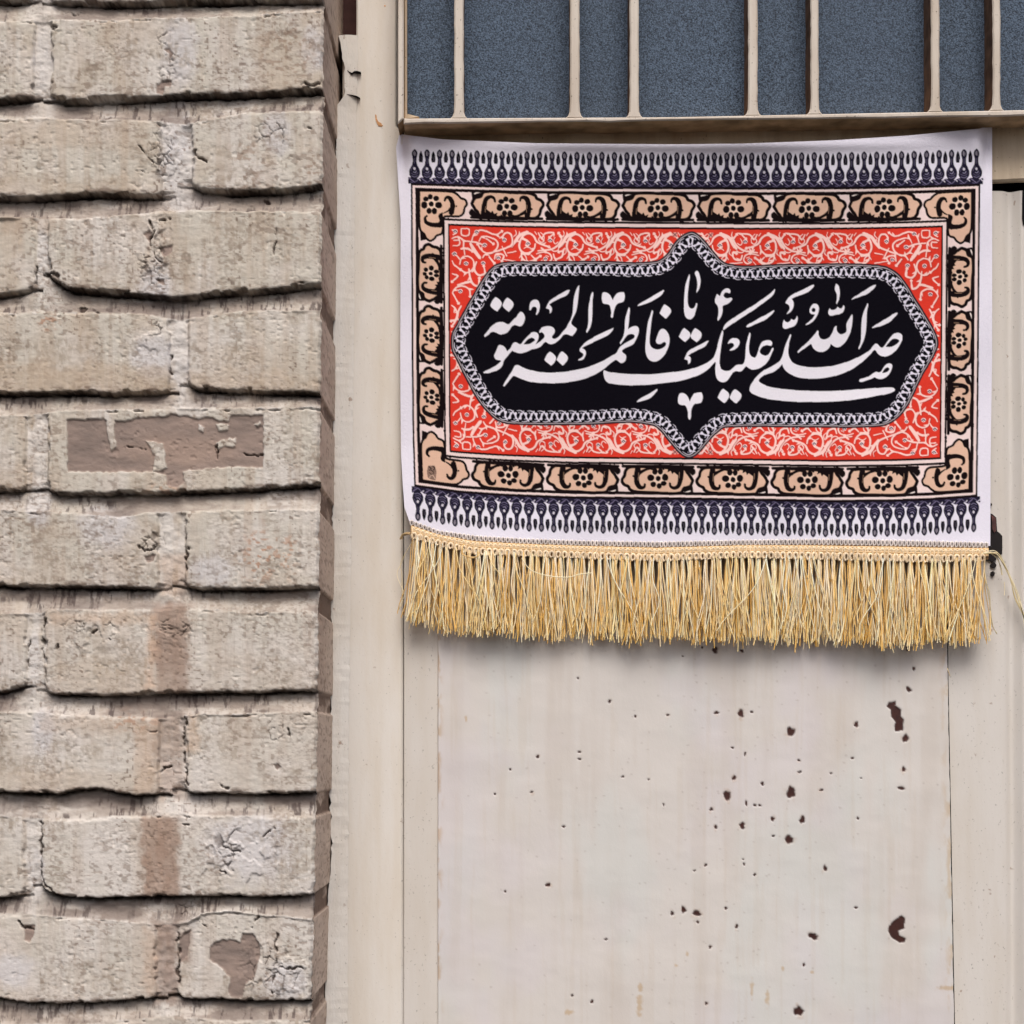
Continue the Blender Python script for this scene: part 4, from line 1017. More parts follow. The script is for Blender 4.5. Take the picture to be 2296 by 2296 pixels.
FINE = [([(1372, 1420), (1400, 1380), (1440, 1400), (1450, 1440)], 9), ([(1450, 1440), (1500, 1470), (1560, 1440)], 8), ([(1600, 1180), (1580, 1220), (1610, 1250), (1640, 1230)], 9), ([(1640, 1230), (1640, 1180), (1600, 1140)], 7), ([(1700, 1300), (1740, 1340), (1790, 1330), (1800, 1290)], 9),
        ([(1330, 1120), (1340, 1160), (1310, 1190)], 8), ([(1540, 1130), (1560, 1160)], 8), ([(1850, 1180), (1860, 1240), (1830, 1290)], 8), ([(1420, 1320), (1450, 1300), (1490, 1310)], 8), ([(1660, 1390), (1690, 1400)], 8), ([(1760, 1190), (1740, 1230), (1760, 1260), (1790, 1240)], 8), ([(1850, 1380), (1880, 1350), (1870, 1310)], 8), ([(1620, 1440), (1590, 1470)], 8)]
for _ in range(0): pass
UNIT = [(p_, w_ * .88) for p_, w_ in UNIT] + FINE
CRN = [(p_, w_ * .9) for p_, w_ in CRN]
for sv in (1, -1):
    vv = (lambda b, sv=sv: V0 + b if sv > 0 else VW - V0 - b)
    for k in range(4):          # left of the point
        u0 = U0 + 154 + k * 107.0
        scroll(UNIT, UD, lambda a, b, u0=u0, vv=vv: FR(u0 + a, vv(b)), 1360, 1092)
    for k in range(4):
        u0 = UW - U0 - 154 - k * 107.0
        scroll(UNIT, UD, lambda a, b, u0=u0, vv=vv: FR(u0 - a, vv(b)), 1360, 1092)
    for su in (1, -1):
        uu = (lambda a, su=su: U0 + a if su > 0 else UW - U0 - a)
        scroll(CRN, CDT, lambda a, b, uu=uu, vv=vv: FR(uu(a), vv(b)), 612, 1092)
        scroll(SIDE, [], lambda a, b, uu=uu, vv=vv: FR(uu(a * .72), vv(b + 85)), 612, 1092)
for (u, v) in ((592, 107), (672, 107), (592, VW - 107), (672, VW - 107)):
    x_, y_ = FR(u, v); ellipse(x_, y_, 6, 6, (222, 150, 140)); stroke([(x_ - 4, y_ - 4), (x_ + 4, y_ + 4)], 1.6, (80, 50, 60), sm=False); stroke([(x_ + 4, y_ - 4), (x_ - 4, y_ + 4)], 1.6, (80, 50, 60), sm=False)
# medallion ------------------------------------------------------
MED = np.array([(1014, 766), (1016, 748), (1027, 727), (1060, 668), (1089, 620), (1106, 600), (1120, 593), (1136, 590), (1200, 589), (1340, 588), (1470, 588), (1482, 584), (1496, 573), (1520, 540), (1538, 526), (1553, 522), (1568, 531), (1599, 566), (1618, 587), (1632, 594), (1760, 595),
       (1960, 596), (1985, 600), (2004, 609), (2022, 626), (2051, 671), (2084, 725), (2098, 752), (2102, 772), (2096, 790), (2067, 841), (2030, 915), (2016, 932), (2000, 945), (1984, 952), (1962, 955), (1800, 956), (1640, 956), (1622, 958), (1608, 968), (1590, 986), (1566, 1014), (1556, 1022), (1545, 1025), (1535, 1022), (1524, 1014), (1497, 982), (1480, 962), (1466, 953),
       (1300, 951), (1160, 950), (1136, 948), (1116, 941), (1099, 927), (1087, 914), (1072, 894), (1045, 845), (1024, 802), (1016, 786)])
MS = smooth_closed(MED, 6, 60)
# even resampling and inward normals
def resample(P, n):
    Q = np.concatenate([P, P[:1]]); L = np.concatenate([[0], np.cumsum(np.hypot(*np.diff(Q, axis=0).T))])
    s = np.linspace(0, L[-1], n, endpoint=False)
    return np.stack([np.interp(s, L, Q[:, 0]), np.interp(s, L, Q[:, 1])], 1), L[-1]
NM = 2400
MR, ML = resample(MS, NM)
tan = np.roll(MR, -9, 0) - np.roll(MR, 9, 0); tan /= np.linalg.norm(tan, axis=1)[:, None]
nrm = np.stack([-tan[:, 1], tan[:, 0]], 1)            # outline runs clockwise on the page: this points inwards
if ((MR + nrm * 5 - np.array([1556, 773])) ** 2).sum() > ((MR - np.array([1556, 773])) ** 2).sum(): nrm = -nrm
# offset curve for the chain's axis, smoothed
AX = MR + nrm * 17.0
for _ in range(14): AX = (np.roll(AX, 1, 0) + AX * 2 + np.roll(AX, -1, 0)) / 4
fill(MR, (12, 10, 18), sm=False)
stroke(np.concatenate([MR, MR[:2]])[::3], 6.5, (40, 34, 42), sm=False)
stroke(np.concatenate([MR + nrm * 1.5, (MR + nrm * 1.5)[:3]])[::3], 1.7, (176, 166, 170), sm=False)
AXR, AL = resample(AX, NM)
at_ = np.roll(AXR, -6, 0) - np.roll(AXR, 6, 0); at_ /= np.linalg.norm(at_, axis=1)[:, None]
an = np.stack([-at_[:, 1], at_[:, 0]], 1)
if (nrm * an).sum() < 0: an = -an
NC = int(round(AL / 23.3)); PC = AL / NC
WHT = (216, 211, 226)
def AXP(pts, s0):
    out = []
    for (s, t) in pts:
        i = ((s0 + s) / AL * NM) % NM
        i0 = int(i); f = i - i0
        p = AXR[i0] * (1 - f) + AXR[(i0 + 1) % NM] * f
        out.append(p + an[i0] * t)
    return np.array(out)
for k in range(NC):
    s0 = k * PC
    stroke(AXP([(-6, 11), (-1.5, 4), (3, -4), (8, -9.8), (14, -12.4), (21, -11.6)], s0), 2.2, WHT, .8, mid=2.2, sub_=3)
    stroke(AXP([(5.6, -11), (10, -4), (14.6, 4), (19.6, 9.8), (25.6, 12.4), (32.6, 11.6)], s0), 2.2, WHT, .8, mid=2.2, sub_=3)
    fill(AXP([(8.4, -6.8), (11.8, -7.2), (13.0, 0), (15.2, 7.4), (9.6, 7.2), (10.4, 0)], s0), WHT, corner=120)
    fill(AXP([(-2.6, 7.2), (0.8, 7.6), (2.4, 1), (4.6, -7), (-1.0, -7.2), (-0.6, 0)], s0), WHT, corner=120)
    ellipse(*AXP([(4.6, 7.4)], s0)[0], 1.5, 1.5, (178, 174, 192)); ellipse(*AXP([(14.4, -6.9)], s0)[0], 1.4, 1.4, (168, 164, 184))
# lettering ------------------------------------------------------
O = dict(A=(1060,620),B=(1060,720),C=(1240,620),D=(1240,720),E=(1420,590),F=(1420,760),G=(1580,620),H=(1580,740),I=(1720,620),J=(1680,720),K=(1860,640),L=(1840,740))
def tr(*segs):
    out = []
    for t, pts in segs:
        ox, oy = O[t]; out += [(ox + a / 9.66, oy + b / 9.66) for a, b in pts]
    return out
LET = []
def let(*segs, holes=()): LET.append((tr(*segs), [tr(h) for h in holes]))
let(('A', [(500,455),(600,520),(632,590),(610,660),(530,762),(490,735),(388,640),(395,600),(470,470)]))
let(('A', [(755,460),(860,540),(888,605),(860,680),(785,772),(745,740),(650,640),(660,600),(725,480)]))
let(('A', [(1045,760),(1090,790),(1135,890),(1125,960),(1080,1055),(1020,1082),(960,1065),(910,1055),(860,1075),(810,1145),(740,1220),(630,1258),(570,1250),(500,1215),(455,1200),(400,1215),(350,1255),(265,1318),(252,1285),(290,1230),(350,1150),(420,1075),(500,1015),(590,988),(680,1000),(740,1030),(790,1038),(830,1000),(890,930),(950,880),(985,815)]))
let(('A', [(1235,730),(1235,640),(1260,560),(1310,515),(1380,505),(1430,540),(1460,620),(1455,690),(1425,780),(1385,835),(1368,825),(1385,760),(1390,700),(1370,665),(1330,655),(1290,675),(1260,732)]))
let(('A', [(2089,290),(1919,375),(1690,515),(1630,590),(1588,690),(1610,700),(1650,712),(1672,750),(1665,805),(1700,785),(1720,720),(1712,665),(1660,612),(1740,550),(1932,460),(2039,405),(2109,300)]))
let(('A', [(590,1485),(650,1500),(710,1550),(745,1620),(800,1580),(850,1500),(885,1440),(920,1430),(965,1440),(1010,1468),(1050,1460),(1120,1380),(1200,1290),(1270,1225),(1335,1207),(1400,1225),(1430,1290),(1415,1370),(1360,1480),(1430,1430),(1540,1345),(1562,1300),(1545,1250),(1500,1212),(1440,1218),(1450,1170),(1500,1115),(1580,1085),(1680,1082),(1750,1110),(1782,1170),(1770,1230),(1720,1310),(1740,1345),(1790,1350),(1840,1330),(1890,1280),(1932,1225)]),
    ('C', [(290,1115),(330,1030),(400,900),(430,790),(440,650),(455,480),(490,340),(555,205),(578,200),(560,320),(545,480),(525,650),(500,770),(440,900),(400,1000),(410,1040),(460,1090),(515,1135),(490,1210),(420,1295),(380,1280),(300,1252),(235,1265),(150,1360),(70,1430),(0,1460)]),
    ('A', [(1690,1468),(1640,1455),(1585,1420),(1550,1440),(1500,1495),(1430,1540),(1350,1570),(1255,1590),(1170,1635),(1080,1660),(1000,1663),(920,1640),(860,1605),(830,1635),(770,1710),(690,1810)]),
    ('B', [(650,945),(610,1010),(550,1060),(470,1090),(250,1130),(235,1105),(330,1060),(440,1005),(540,945),(615,870),(600,852),(540,848),(490,815),(467,750)]), ('A', [(490,1660),(530,1570),(565,1495)]),
    holes=[('A', [(1105,1478),(1150,1410),(1210,1350),(1275,1328),(1340,1355),(1355,1385),(1300,1430),(1220,1465)])])
let(('A', [(1675,1632),(1740,1670),(1795,1725),(1807,1780),(1780,1850),(1700,1932),(1660,1900),(1562,1810),(1575,1770),(1630,1670)]))
let(('D', [(195,663),(265,705),(315,760),(325,810),(300,875),(210,967),(175,935),(80,845),(100,805),(160,690)]))
let(('C', [(862,335),(875,350),(862,500),(858,700),(852,880),(830,1020),(790,1140),(740,1220),(722,1205),(750,1110),(770,950),(768,760),(778,620),(800,520),(835,380)]))
let(('C', [(1085,355),(1140,348),(1200,375),(1260,440),(1300,520),(1330,450),(1390,370),(1450,345),(1540,342),(1558,400),(1555,470),(1530,540),(1490,562),(1430,575),(1380,610),(1345,680),(1315,800),(1300,885),(1275,897),(1255,880),(1262,800),(1250,700),(1220,620),(1180,605),(1090,585),(1068,520),(1065,430)]))
let(('C', [(1320,1110),(1280,1180),(1190,1275),(1080,1330),(900,1415),(760,1480),(680,1520),(625,1555),(690,1585),(718,1640),(712,1700),(670,1780),(610,1815),(545,1820),(560,1800),(620,1760),(658,1710),(650,1670),(585,1625),(580,1580),(620,1520),(720,1420),(850,1340),(1000,1260),(1160,1185)]))
let(('C', [(1650,670),(1665,700),(1655,850),(1645,1000),(1625,1150),(1680,1110),(1750,1080),(1830,1085),(1862,1140),(1855,1230),(1820,1330),(1760,1440),(1720,1480),(1620,1530),(1510,1590),(1495,1620),(1520,1660),(1580,1700),(1592,1750),(1570,1820),(1520,1870),(1470,1878),(1430,1850),(1380,1815),(1340,1818),(1280,1855),(1190,1932)]),
    ('D', [(1080,1055),(950,1140),(800,1210),(600,1275),(400,1315),(200,1340),(0,1350)]),
    ('B', [(1600,1345),(1400,1335),(1200,1305),(1060,1255),(950,1210),(880,1188),(840,1230),(770,1320),(690,1420),(665,1410),(690,1350),(760,1230),(850,1090),(910,980),(965,955),(1010,965),(1100,1015),(1250,1065),(1450,1105),(1650,1122)]),
    ('D', [(0,1118),(200,1108),(400,1080),(600,1040),(800,985),(1000,905),(1150,830),(1300,735),(1380,695),(1420,620),(1460,560)]),
    ('C', [(1550,1460),(1680,1385),(1760,1330),(1780,1290),(1750,1260),(1690,1248),(1620,1270),(1570,1330),(1510,1410),(1465,1475),(1452,1445),(1490,1370),(1540,1260),(1558,1150),(1562,1010),(1575,900),(1600,810),(1630,710)]))
let(('D', [(1110,1065),(1200,1100),(1350,1125),(1500,1140),(1700,1150)]),
    ('F', [(193,770),(300,772),(500,760),(700,740),(900,718),(1100,690),(1300,640),(1500,570),(1650,490),(1730,420),(1780,310),(1820,180),(1850,60)]),
    ('H', [(340,130),(385,10),(400,30),(385,190),(360,360),(335,580),(328,720),(335,780),(360,840),(420,880),(480,892),(550,880),(600,845),(690,760),(760,752),(810,752),(845,730),(870,670),(885,560),(890,440),(900,320),(930,200),(980,60),(995,75),(985,200),(968,330),(968,440),(985,530),(1020,575),(1090,605),(1120,570),(1160,460),(1200,350),(1240,275),(1300,235),(1370,222),(1440,238),(1468,285),(1450,345),(1410,340),(1340,328),(1270,355),(1220,410),(1198,465),(1215,510),(1260,545),(1310,558),(1370,540),(1420,490),(1470,395),(1492,390),(1495,420),(1460,500),(1400,630),(1300,760),(1200,825),(1120,852),(1040,858),(970,840),(920,800),(895,788),(860,830),(810,885),(760,902),(690,890),(650,900),(600,945),(540,1035),(490,1100),(440,1128),(390,1135),(300,1095),(260,1030),(238,920),(235,800),(240,700),(225,690),(170,760),(90,840),(0,910)]),
    ('F', [(1450,770),(1300,830),(1100,890),(900,930),(700,955),(500,975),(300,998),(150,1003),(0,1008)]),
    ('D', [(1550,1388),(1350,1372),(1220,1345),(1160,1310),(1120,1250),(1100,1170),(1095,1090)]))
let(('G', [(1520,270),(1525,290),(1490,390),(1430,460),(1330,530),(1200,630),(1000,770),(800,895),(600,1030),(450,1135),(405,1165),(402,1140),(440,1050),(480,1010),(600,920),(800,790),(1000,665),(1150,570),(1300,460),(1430,370)]))
let(('G', [(1500,735),(1512,750),(1470,810),(1380,890),(1300,945),(1200,995),(1080,1040),(920,1105),(900,1085),(940,1050),(1050,985),(1200,900),(1400,795)]))
let(('G', [(505,1465),(530,1405),(580,1355),(650,1335),(720,1350),(755,1385),(762,1440),(740,1500),(680,1560),(600,1605),(545,1610),(560,1585),(620,1535),(640,1495),(620,1455),(570,1442)]))
let(('G', [(272,380),(335,430),(370,340),(420,285),(500,260),(550,290),(558,350),(535,370),(500,352),(450,352),(415,390),(412,430),(450,465),(510,478),(580,465),(600,490),(570,540),(500,600),(395,640),(392,740),(370,840),(330,920),(295,960),(285,945),(300,830),(305,730),(285,640),(225,550),(235,480)]))
let(('E', [(660,580),(675,600),(600,700),(500,770),(350,850),(200,905),(95,935),(110,905),(250,820),(450,700)]))
let(('E', [(685,895),(760,945),(810,1000),(820,1050),(790,1110),(715,1202),(680,1185),(572,1085),(590,1045),(650,925)]))
let(('E', [(405,1025),(425,1040),(410,1150),(390,1300),(370,1500),(355,1650),(358,1740),(385,1810),(440,1855),(520,1875),(590,1865),(660,1830),(710,1780),(715,1745),(690,1715),(650,1720),(600,1752),(550,1758),(510,1735),(498,1680),(530,1570),(565,1480),(610,1435),(660,1432),(720,1470),(770,1550),(790,1650),(780,1760),(750,1860)]),
    ('F', [(690,330),(620,415),(540,475),(460,495),(380,475),(320,420),(280,320),(268,200),(275,80)]), ('E', [(285,1600),(300,1450),(325,1280),(370,1140),(390,1070)]))
let(('E', [(1215,240),(1225,260),(1210,420),(1190,600),(1180,760),(1185,870),(1205,940),(1250,985),(1290,985),(1340,945),(1365,870),(1385,870),(1390,890),(1365,1010),(1330,1120),(1280,1195),(1220,1222),(1170,1205),(1120,1130),(1100,1040),(1100,900),(1112,720),(1125,560),(1140,460),(1180,330)]))
let(('E', [(1385,168),(1410,190),(1445,290),(1458,380),(1450,470),(1425,570),(1375,645),(1372,620),(1390,520),(1390,420),(1370,310),(1338,220),(1355,185)]))
let(('E', [(1105,1410),(1170,1455),(1225,1510),(1238,1570),(1205,1640),(1125,1712),(1090,1690),(990,1595),(1010,1555),(1070,1440)]))
let(('E', [(1345,1408),(1420,1455),(1475,1515),(1482,1570),(1455,1640),(1375,1715),(1340,1690),(1242,1595),(1255,1550),(1310,1440)]))
let(('F', [(1640,45),(1600,110),(1540,175),(1400,240),(1270,310),(1190,370),(1240,400),(1248,460),(1235,520),(1185,555),(1190,520),(1185,475),(1150,455),(1108,445),(1140,360),(1200,270),(1330,185),(1480,115),(1600,50)]))
let(('F', [(515,1085),(525,1105),(480,1170),(420,1240),(350,1290),(250,1330),(80,1375),(90,1345),(180,1280),(300,1215),(420,1145)]))
let(('F', [(1010,1185),(1060,1172),(1120,1190),(1180,1250),(1225,1365),(1260,1280),(1320,1195),(1390,1165),(1480,1162),(1505,1240),(1500,1310),(1470,1380),(1400,1398),(1330,1415),(1285,1470),(1255,1580),(1248,1720),(1225,1755),(1200,1730),(1190,1600),(1160,1490),(1120,1438),(1050,1435),(985,1400),(970,1340),(980,1250)]))
let(('H', [(405,1275),(470,1320),(525,1375),(535,1430),(510,1500),(430,1585),(395,1565),(285,1465),(305,1420),(370,1300)]))
let(('H', [(660,1285),(735,1330),(790,1385),(800,1430),(775,1500),(685,1590),(650,1570),(545,1465),(565,1420),(625,1310)]))
let(('I', [(1010,180),(1020,200),(970,270),(900,330),(800,380),(650,430),(535,485),(575,560),(578,630),(555,710),(500,780),(425,815),(435,790),(480,740),(495,680),(475,620),(400,580),(410,540),(480,450),(600,370),(800,280),(960,195)]))
let(('I', [(1050,592),(1100,620),(1122,690),(1110,780),(1060,890),(980,990),(900,1040),(835,1055),(850,1030),(920,980),(990,910),(1042,820),(1000,820),(940,800),(925,750),(945,670),(1000,600)]), holes=[('I', [(1005,680),(1045,700),(1050,745),(1030,770),(985,765),(968,730),(980,695)])])
let(('I', [(1495,155),(1540,190),(1575,280),(1582,370),(1565,480),(1510,605),(1502,590),(1515,480),(1510,390),(1470,280),(1480,210)]))
let(('I', [(1655,625),(1675,640),(1675,710),(1640,780),(1570,820),(1490,830),(1410,850),(1350,840),(1325,800),(1335,730),(1360,685),(1390,720),(1440,728),(1500,700),(1530,660),(1570,695),(1620,690)]))
let(('I', [(650,855),(662,900),(650,990),(600,1070),(530,1100),(470,1115),(410,1140),(360,1125),(342,1080),(350,990),(370,940),(400,985),(440,995),(500,970),(530,920),(580,950),(620,920)]))
let(('I', [(1850,820),(1855,850),(1850,1000),(1830,1130),(1780,1270),(1700,1420),(1600,1510),(1530,1540),(1460,1520),(1385,1460),(1340,1550),(1250,1620),(1150,1640),(1080,1620),(1000,1550),(965,1465),(920,1480),(800,1570),(670,1660),(662,1635),(720,1570),(850,1450),(1000,1300),(1090,1170),(1110,1180),(1115,1260),(1150,1330),(1220,1365),(1290,1355),(1360,1310),(1420,1220),(1480,1080),(1510,1070),(1510,1160),(1540,1220),(1600,1255),(1660,1245),(1718,1205),(1722,1030),(1770,930)]))
let(('J', [(895,285),(910,295),(890,390),(860,520),(845,650),(855,750),(900,850),(980,920),(1100,970),(1250,995),(1450,1005)]),
    ('L', [(200,790),(386,750),(600,685),(800,600),(1000,490),(1090,415),(1150,340),(1210,295),(1240,310),(1290,370),(1340,385),(1400,330),(1470,220),(1560,115),(1630,70),(1690,62),(1750,95),(1775,150),(1765,220),(1700,350),(1620,460),(1520,535),(1430,570),(1350,575),(1290,555),(1230,500),(1190,440),(1160,440),(1110,490),(1000,610),(850,735),(700,840),(500,935),(300,1000),(150,1030),(0,1050)]),
    ('J', [(1400,1250),(1150,1238),(1000,1200),(880,1145),(780,1060),(735,980),(725,930),(700,950),(640,1020),(540,1100),(400,1145),(300,1190),(220,1260),(210,1300),(260,1350),(380,1405),(550,1450),(800,1480),(1000,1500),(1300,1515)]),
    ('L', [(0,1325),(250,1325),(500,1312),(800,1290),(1100,1268),(1300,1255),(1500,1248),(1580,1260),(1622,1295),(1590,1330),(1450,1385),(1200,1430),(1000,1470),(700,1515),(400,1545),(0,1558)]),
    ('J', [(1300,1752),(1050,1752),(800,1735),(550,1710),(300,1665),(130,1600),(20,1530),(12,1470),(40,1380),(110,1270),(220,1150),(340,1060),(480,990),(600,920),(690,830),(740,700),(775,560),(820,440),(865,340)]),
    holes=[('L', [(1410,365),(1450,310),(1510,235),(1560,200),(1620,190),(1690,215),(1708,240),(1680,285),(1600,340),(1500,375)])])
let(('L', [(1300,915),(1350,840),(1400,770),(1460,735),(1530,732),(1555,770),(1545,840),(1500,940),(1420,1020),(1350,1060),(1270,1065),(1210,1045),(1175,1025),(1120,1050),(1000,1095),(860,1128),(835,1105),(850,1075),(950,1045),(1060,1000),(1150,935),(1210,910),(1260,925)]), holes=[('L', [(1335,930),(1370,865),(1420,820),(1470,815),(1500,850),(1480,885),(1400,925)])])
let(('K', [(1010,-10),(1000,20),(900,130),(780,205),(650,250),(480,315),(500,285),(650,185),(800,90),(950,0)]))
let(('K', [(828,385),(838,400),(815,550),(805,750),(795,950),(770,1100),(710,1280),(640,1388),(628,1375),(665,1270),(690,1100),(695,900),(710,720),(740,590),(790,470)]))
let(('K', [(1470,590),(1475,610),(1430,670),(1350,755),(1250,825),(1120,880),(930,930),(925,915),(1000,860),(1150,770),(1300,680),(1430,600)]))
for P, hs in LET: fill(P, (222, 219, 227), holes=hs, sub_=3)

# ------------------------------------------------------------------ the cloth itself
LEDGE = ([286, 306, 331, 497, 787, 900, 1024, 1086, 1138, 1169, 1240], [893, 894, 888, 898.5, 897.5, 898, 899.5, 903, 907, 918, 924])
REDGE = ([280, 290, 787, 900, 1040, 1220, 1260], [2224, 2224.5, 2224.5, 2223, 2221, 2220.5, 2220])
TEDGE = ([888, 900, 907, 990, 1197, 1500, 1662, 1869, 2034, 2196, 2204, 2225], [304, 301.5, 302.5, 312.5, 321, 323.5, 322, 314.5, 304, 288.5, 286, 285.5])
PICO = ([921, 983, 1066, 1170, 1300, 1471, 1662, 1827, 1993, 2158, 2222], [1169, 1192, 1204, 1210.5, 1215, 1218, 1214, 1212, 1214, 1218, 1220])
BRLO = ([921, 933, 1057, 1264, 1471, 1662, 1827, 2076, 2200, 2222], [1205, 1208, 1241, 1249, 1257, 1249, 1253, 1259, 1257, 1256])
FRLO = ([905, 933, 1036, 1181, 1347, 1595, 1827, 2034, 2200, 2222], [1384, 1396, 1417, 1424, 1431, 1436, 1437, 1446, 1436, 1420])
CN = 1.45
ncx, ncy = int(1335 / CN), int(930 / CN)
uu = np.linspace(0, 1, ncx); vv = np.linspace(0, 1, ncy)
TX = 890 + (2225 - 890) * uu
BXp = 918 + (2221 - 918) * uu
TY = np.interp(TX, *TEDGE); BYp = np.interp(BXp, *PICO) + 4
Yg = TY[None, :] * (1 - vv[:, None]) + BYp[None, :] * vv[:, None]
XL = np.interp(Yg[:, 0], *LEDGE); XR = np.interp(Yg[:, -1], *REDGE)
Xg = XL[:, None] * (1 - uu[None, :]) + XR[:, None] * uu[None, :]
# depth: hung by its upper corners, falling a little clear of the door, with shallow folds
def cloth_depth(x, y):
    s = (x - 890) / 1335.0; v = np.clip((y - 300) / 900.0, 0, 1.3)
    d = 0.0065 + 0.0045 * np.sin(np.pi * np.clip(s, 0, 1)) * (1 - 0.3 * v) + 0.0030 * v
    d = d + 0.0020 * v * np.sin(x / 78.0 + 0.6) + 0.0012 * v * np.sin(x / 43.0 + y / 300.0 + 2.0) + 0.0014 * np.sin(x / 190.0 - y / 140.0) + 0.0007 * np.sin(x / 61.0 + y / 47.0) * (1 - .5 * v)
    d = d + 0.0040 * np.exp(-((x - 2190) / 20.0) ** 2 - ((y - 320) / 40.0) ** 2) - 0.0030 * np.exp(-((x - 2212) / 10.0) ** 2 - ((y - 330) / 60.0) ** 2)
    d = d + 0.0030 * np.exp(-((x - 925) / 26.0) ** 2 - ((y - 325) / 24.0) ** 2) - 0.0028 * np.exp(-((x - 903) / 10.0) ** 2 - ((y - 330) / 60.0) ** 2)
    d = d + 0.0025 * np.exp(-((x - 905) / 30.0) ** 2) * np.clip((y - 1000) / 160, 0, 1.2)
    d = d + 0.0016 * np.exp(-((y - 327 - 0.00002 * (x - 1550) ** 2 * -1) / 14.0) ** 2) * np.sin(np.pi * np.clip(s, 0, 1))
    d = d + 0.019 * np.sin(np.pi * np.clip(s, 0, 1)) ** 0.8 * np.exp(-np.clip(y - 300, 0, None) / 130.0)
    return -(d + 0.0015)
Yd = cloth_depth(Xg, Yg) + (noise(ncy, ncx, 1.6, 3, 201) - .5) * 0.00010
CVt = at(Xg, Yg, Yd)
ix = np.clip(((Xg - BX0) / SS).astype(int), 0, bw - 2); iy = np.clip(((Yg - BY0) / SS).astype(int), 0, bh - 2)
blur = (IMG[:-1, :-1] + IMG[1:, :-1] + IMG[:-1, 1:] + IMG[1:, 1:]) / 4
cc = blur[iy, ix]
cc = cc * (0.97 + 0.06 * noise(ncy, ncx, 1.2, 1.2, 202))[..., None]
ban = empty('religious_banner', at(1556, 1240, -0.012)[()])
tag(ban, 'black and red printed cloth banner with white calligraphy and gold fringe on the door', 'banner')
bpy.context.view_layer.update()
def bpart(o): return adopt(o, ban)
v0 = CVt.reshape(-1, 3)
# plain back of the cloth, 0.8 mm behind the print, joined round the hem
bkv = v0.copy(); 
step = 12
gi = np.unique(np.concatenate([np.arange(0, ncy, step), [ncy - 1]])); gj = np.unique(np.concatenate([np.arange(0, ncx, step), [ncx - 1]]))
bsub = CVt[np.ix_(gi, gj)].copy(); bsub[..., 1] += 0.0009
nb0 = len(v0)
fb = grid_faces(len(gi), len(gj), True) + nb0
vall = np.concatenate([v0, bsub.reshape(-1, 3)])
call = np.concatenate([cc.reshape(-1, 3), np.zeros((bsub.shape[0] * bsub.shape[1], 3)) + lin((214, 208, 212))])
bpart(mesh_obj('cloth', vall, np.concatenate([grid_faces(ncy, ncx), fb]), M_cloth, None, True, call))

# ------------------------------------------------------------------ braid
def tube(P, r, sides, out, col, r1=None):
    """P: (n,3) world points; r: radius (start), r1 (end)"""
    P = np.asarray(P); n = len(P)
    T = np.gradient(P, axis=0); T /= np.linalg.norm(T, axis=1)[:, None] + 1e-12
    ref = np.array([0, -1.0, 0]) 
    A = np.cross(T, ref); A /= np.linalg.norm(A, axis=1)[:, None] + 1e-9
    B = np.cross(A, T)
    rr = np.linspace(r, r if r1 is None else r1, n)[:, None]
    base = out['n']
    for k in range(sides):
        a = 2 * math.pi * (k + .5) / sides
        out['v'].append(P + rr * (A * math.cos(a) + B * math.sin(a)))
        out['c'].append(np.zeros((n, 3)) + np.asarray(col))
    i = np.arange(n - 1)
    for k in range(sides):
        a0 = base + k * n; a1 = base + ((k + 1) % sides) * n
        out['f'].append(np.stack([a0 + i, a1 + i, a1 + i + 1, a0 + i + 1], 1))
    out['n'] += n * sides
def newb(): return dict(v=[], c=[], f=[], n=0)
def fin(out, name, mat):
    return mesh_obj(name, np.concatenate(out['v']), np.concatenate(out['f']), mat, None, True, np.concatenate(out['c']))
rb2 = np.random.default_rng(31)
br = newb()
bx = np.linspace(921, 2216, 300)
pyc = np.interp(bx, *PICO); blo = np.interp(bx, *BRLO)
dz = cloth_depth(bx, pyc)
TAN, CRM, SHD = lin((214, 180, 134)), lin((238, 216, 184)), lin((166, 130, 84))
# woven tape
for (fr_, r_, c_) in ((0.34, 0.0011, TAN), (0.46, 0.0013, lin((224, 194, 150))), (0.58, 0.0013, TAN), (0.70, 0.0011, lin((220, 188, 142)))):
    y = pyc + (blo - pyc) * fr_ + rb2.normal(0, .25, 300)
    tube(at(bx, y, dz - 0.0012), r_, 6, br, c_)
flat = []
for fr_ in (0.16, 0.94):
    y = pyc + (blo - pyc) * fr_
    flat.append(at(bx, y, dz - 0.0006))
FVb = np.concatenate(flat); br['v'].append(FVb); br['c'].append(np.zeros((600, 3)) + lin((160, 124, 82)))
i = np.arange(299); br['f'].append(np.stack([br['n'] + i, br['n'] + 300 + i, br['n'] + 301 + i, br['n'] + 1 + i], 1)); br['n'] += 600
flat = [at(bx, pyc + (blo - pyc) * f_, dz - 0.0004) for f_ in (-0.05, 0.2)]  # dark strip: thread and the shadow gaps between picots put into one colour
br['v'].append(np.concatenate(flat)); br['c'].append(np.zeros((600, 3)) + lin((104, 92, 96)))
br['f'].append(np.stack([br['n'] + i, br['n'] + 300 + i, br['n'] + 301 + i, br['n'] + 1 + i], 1)); br['n'] += 600
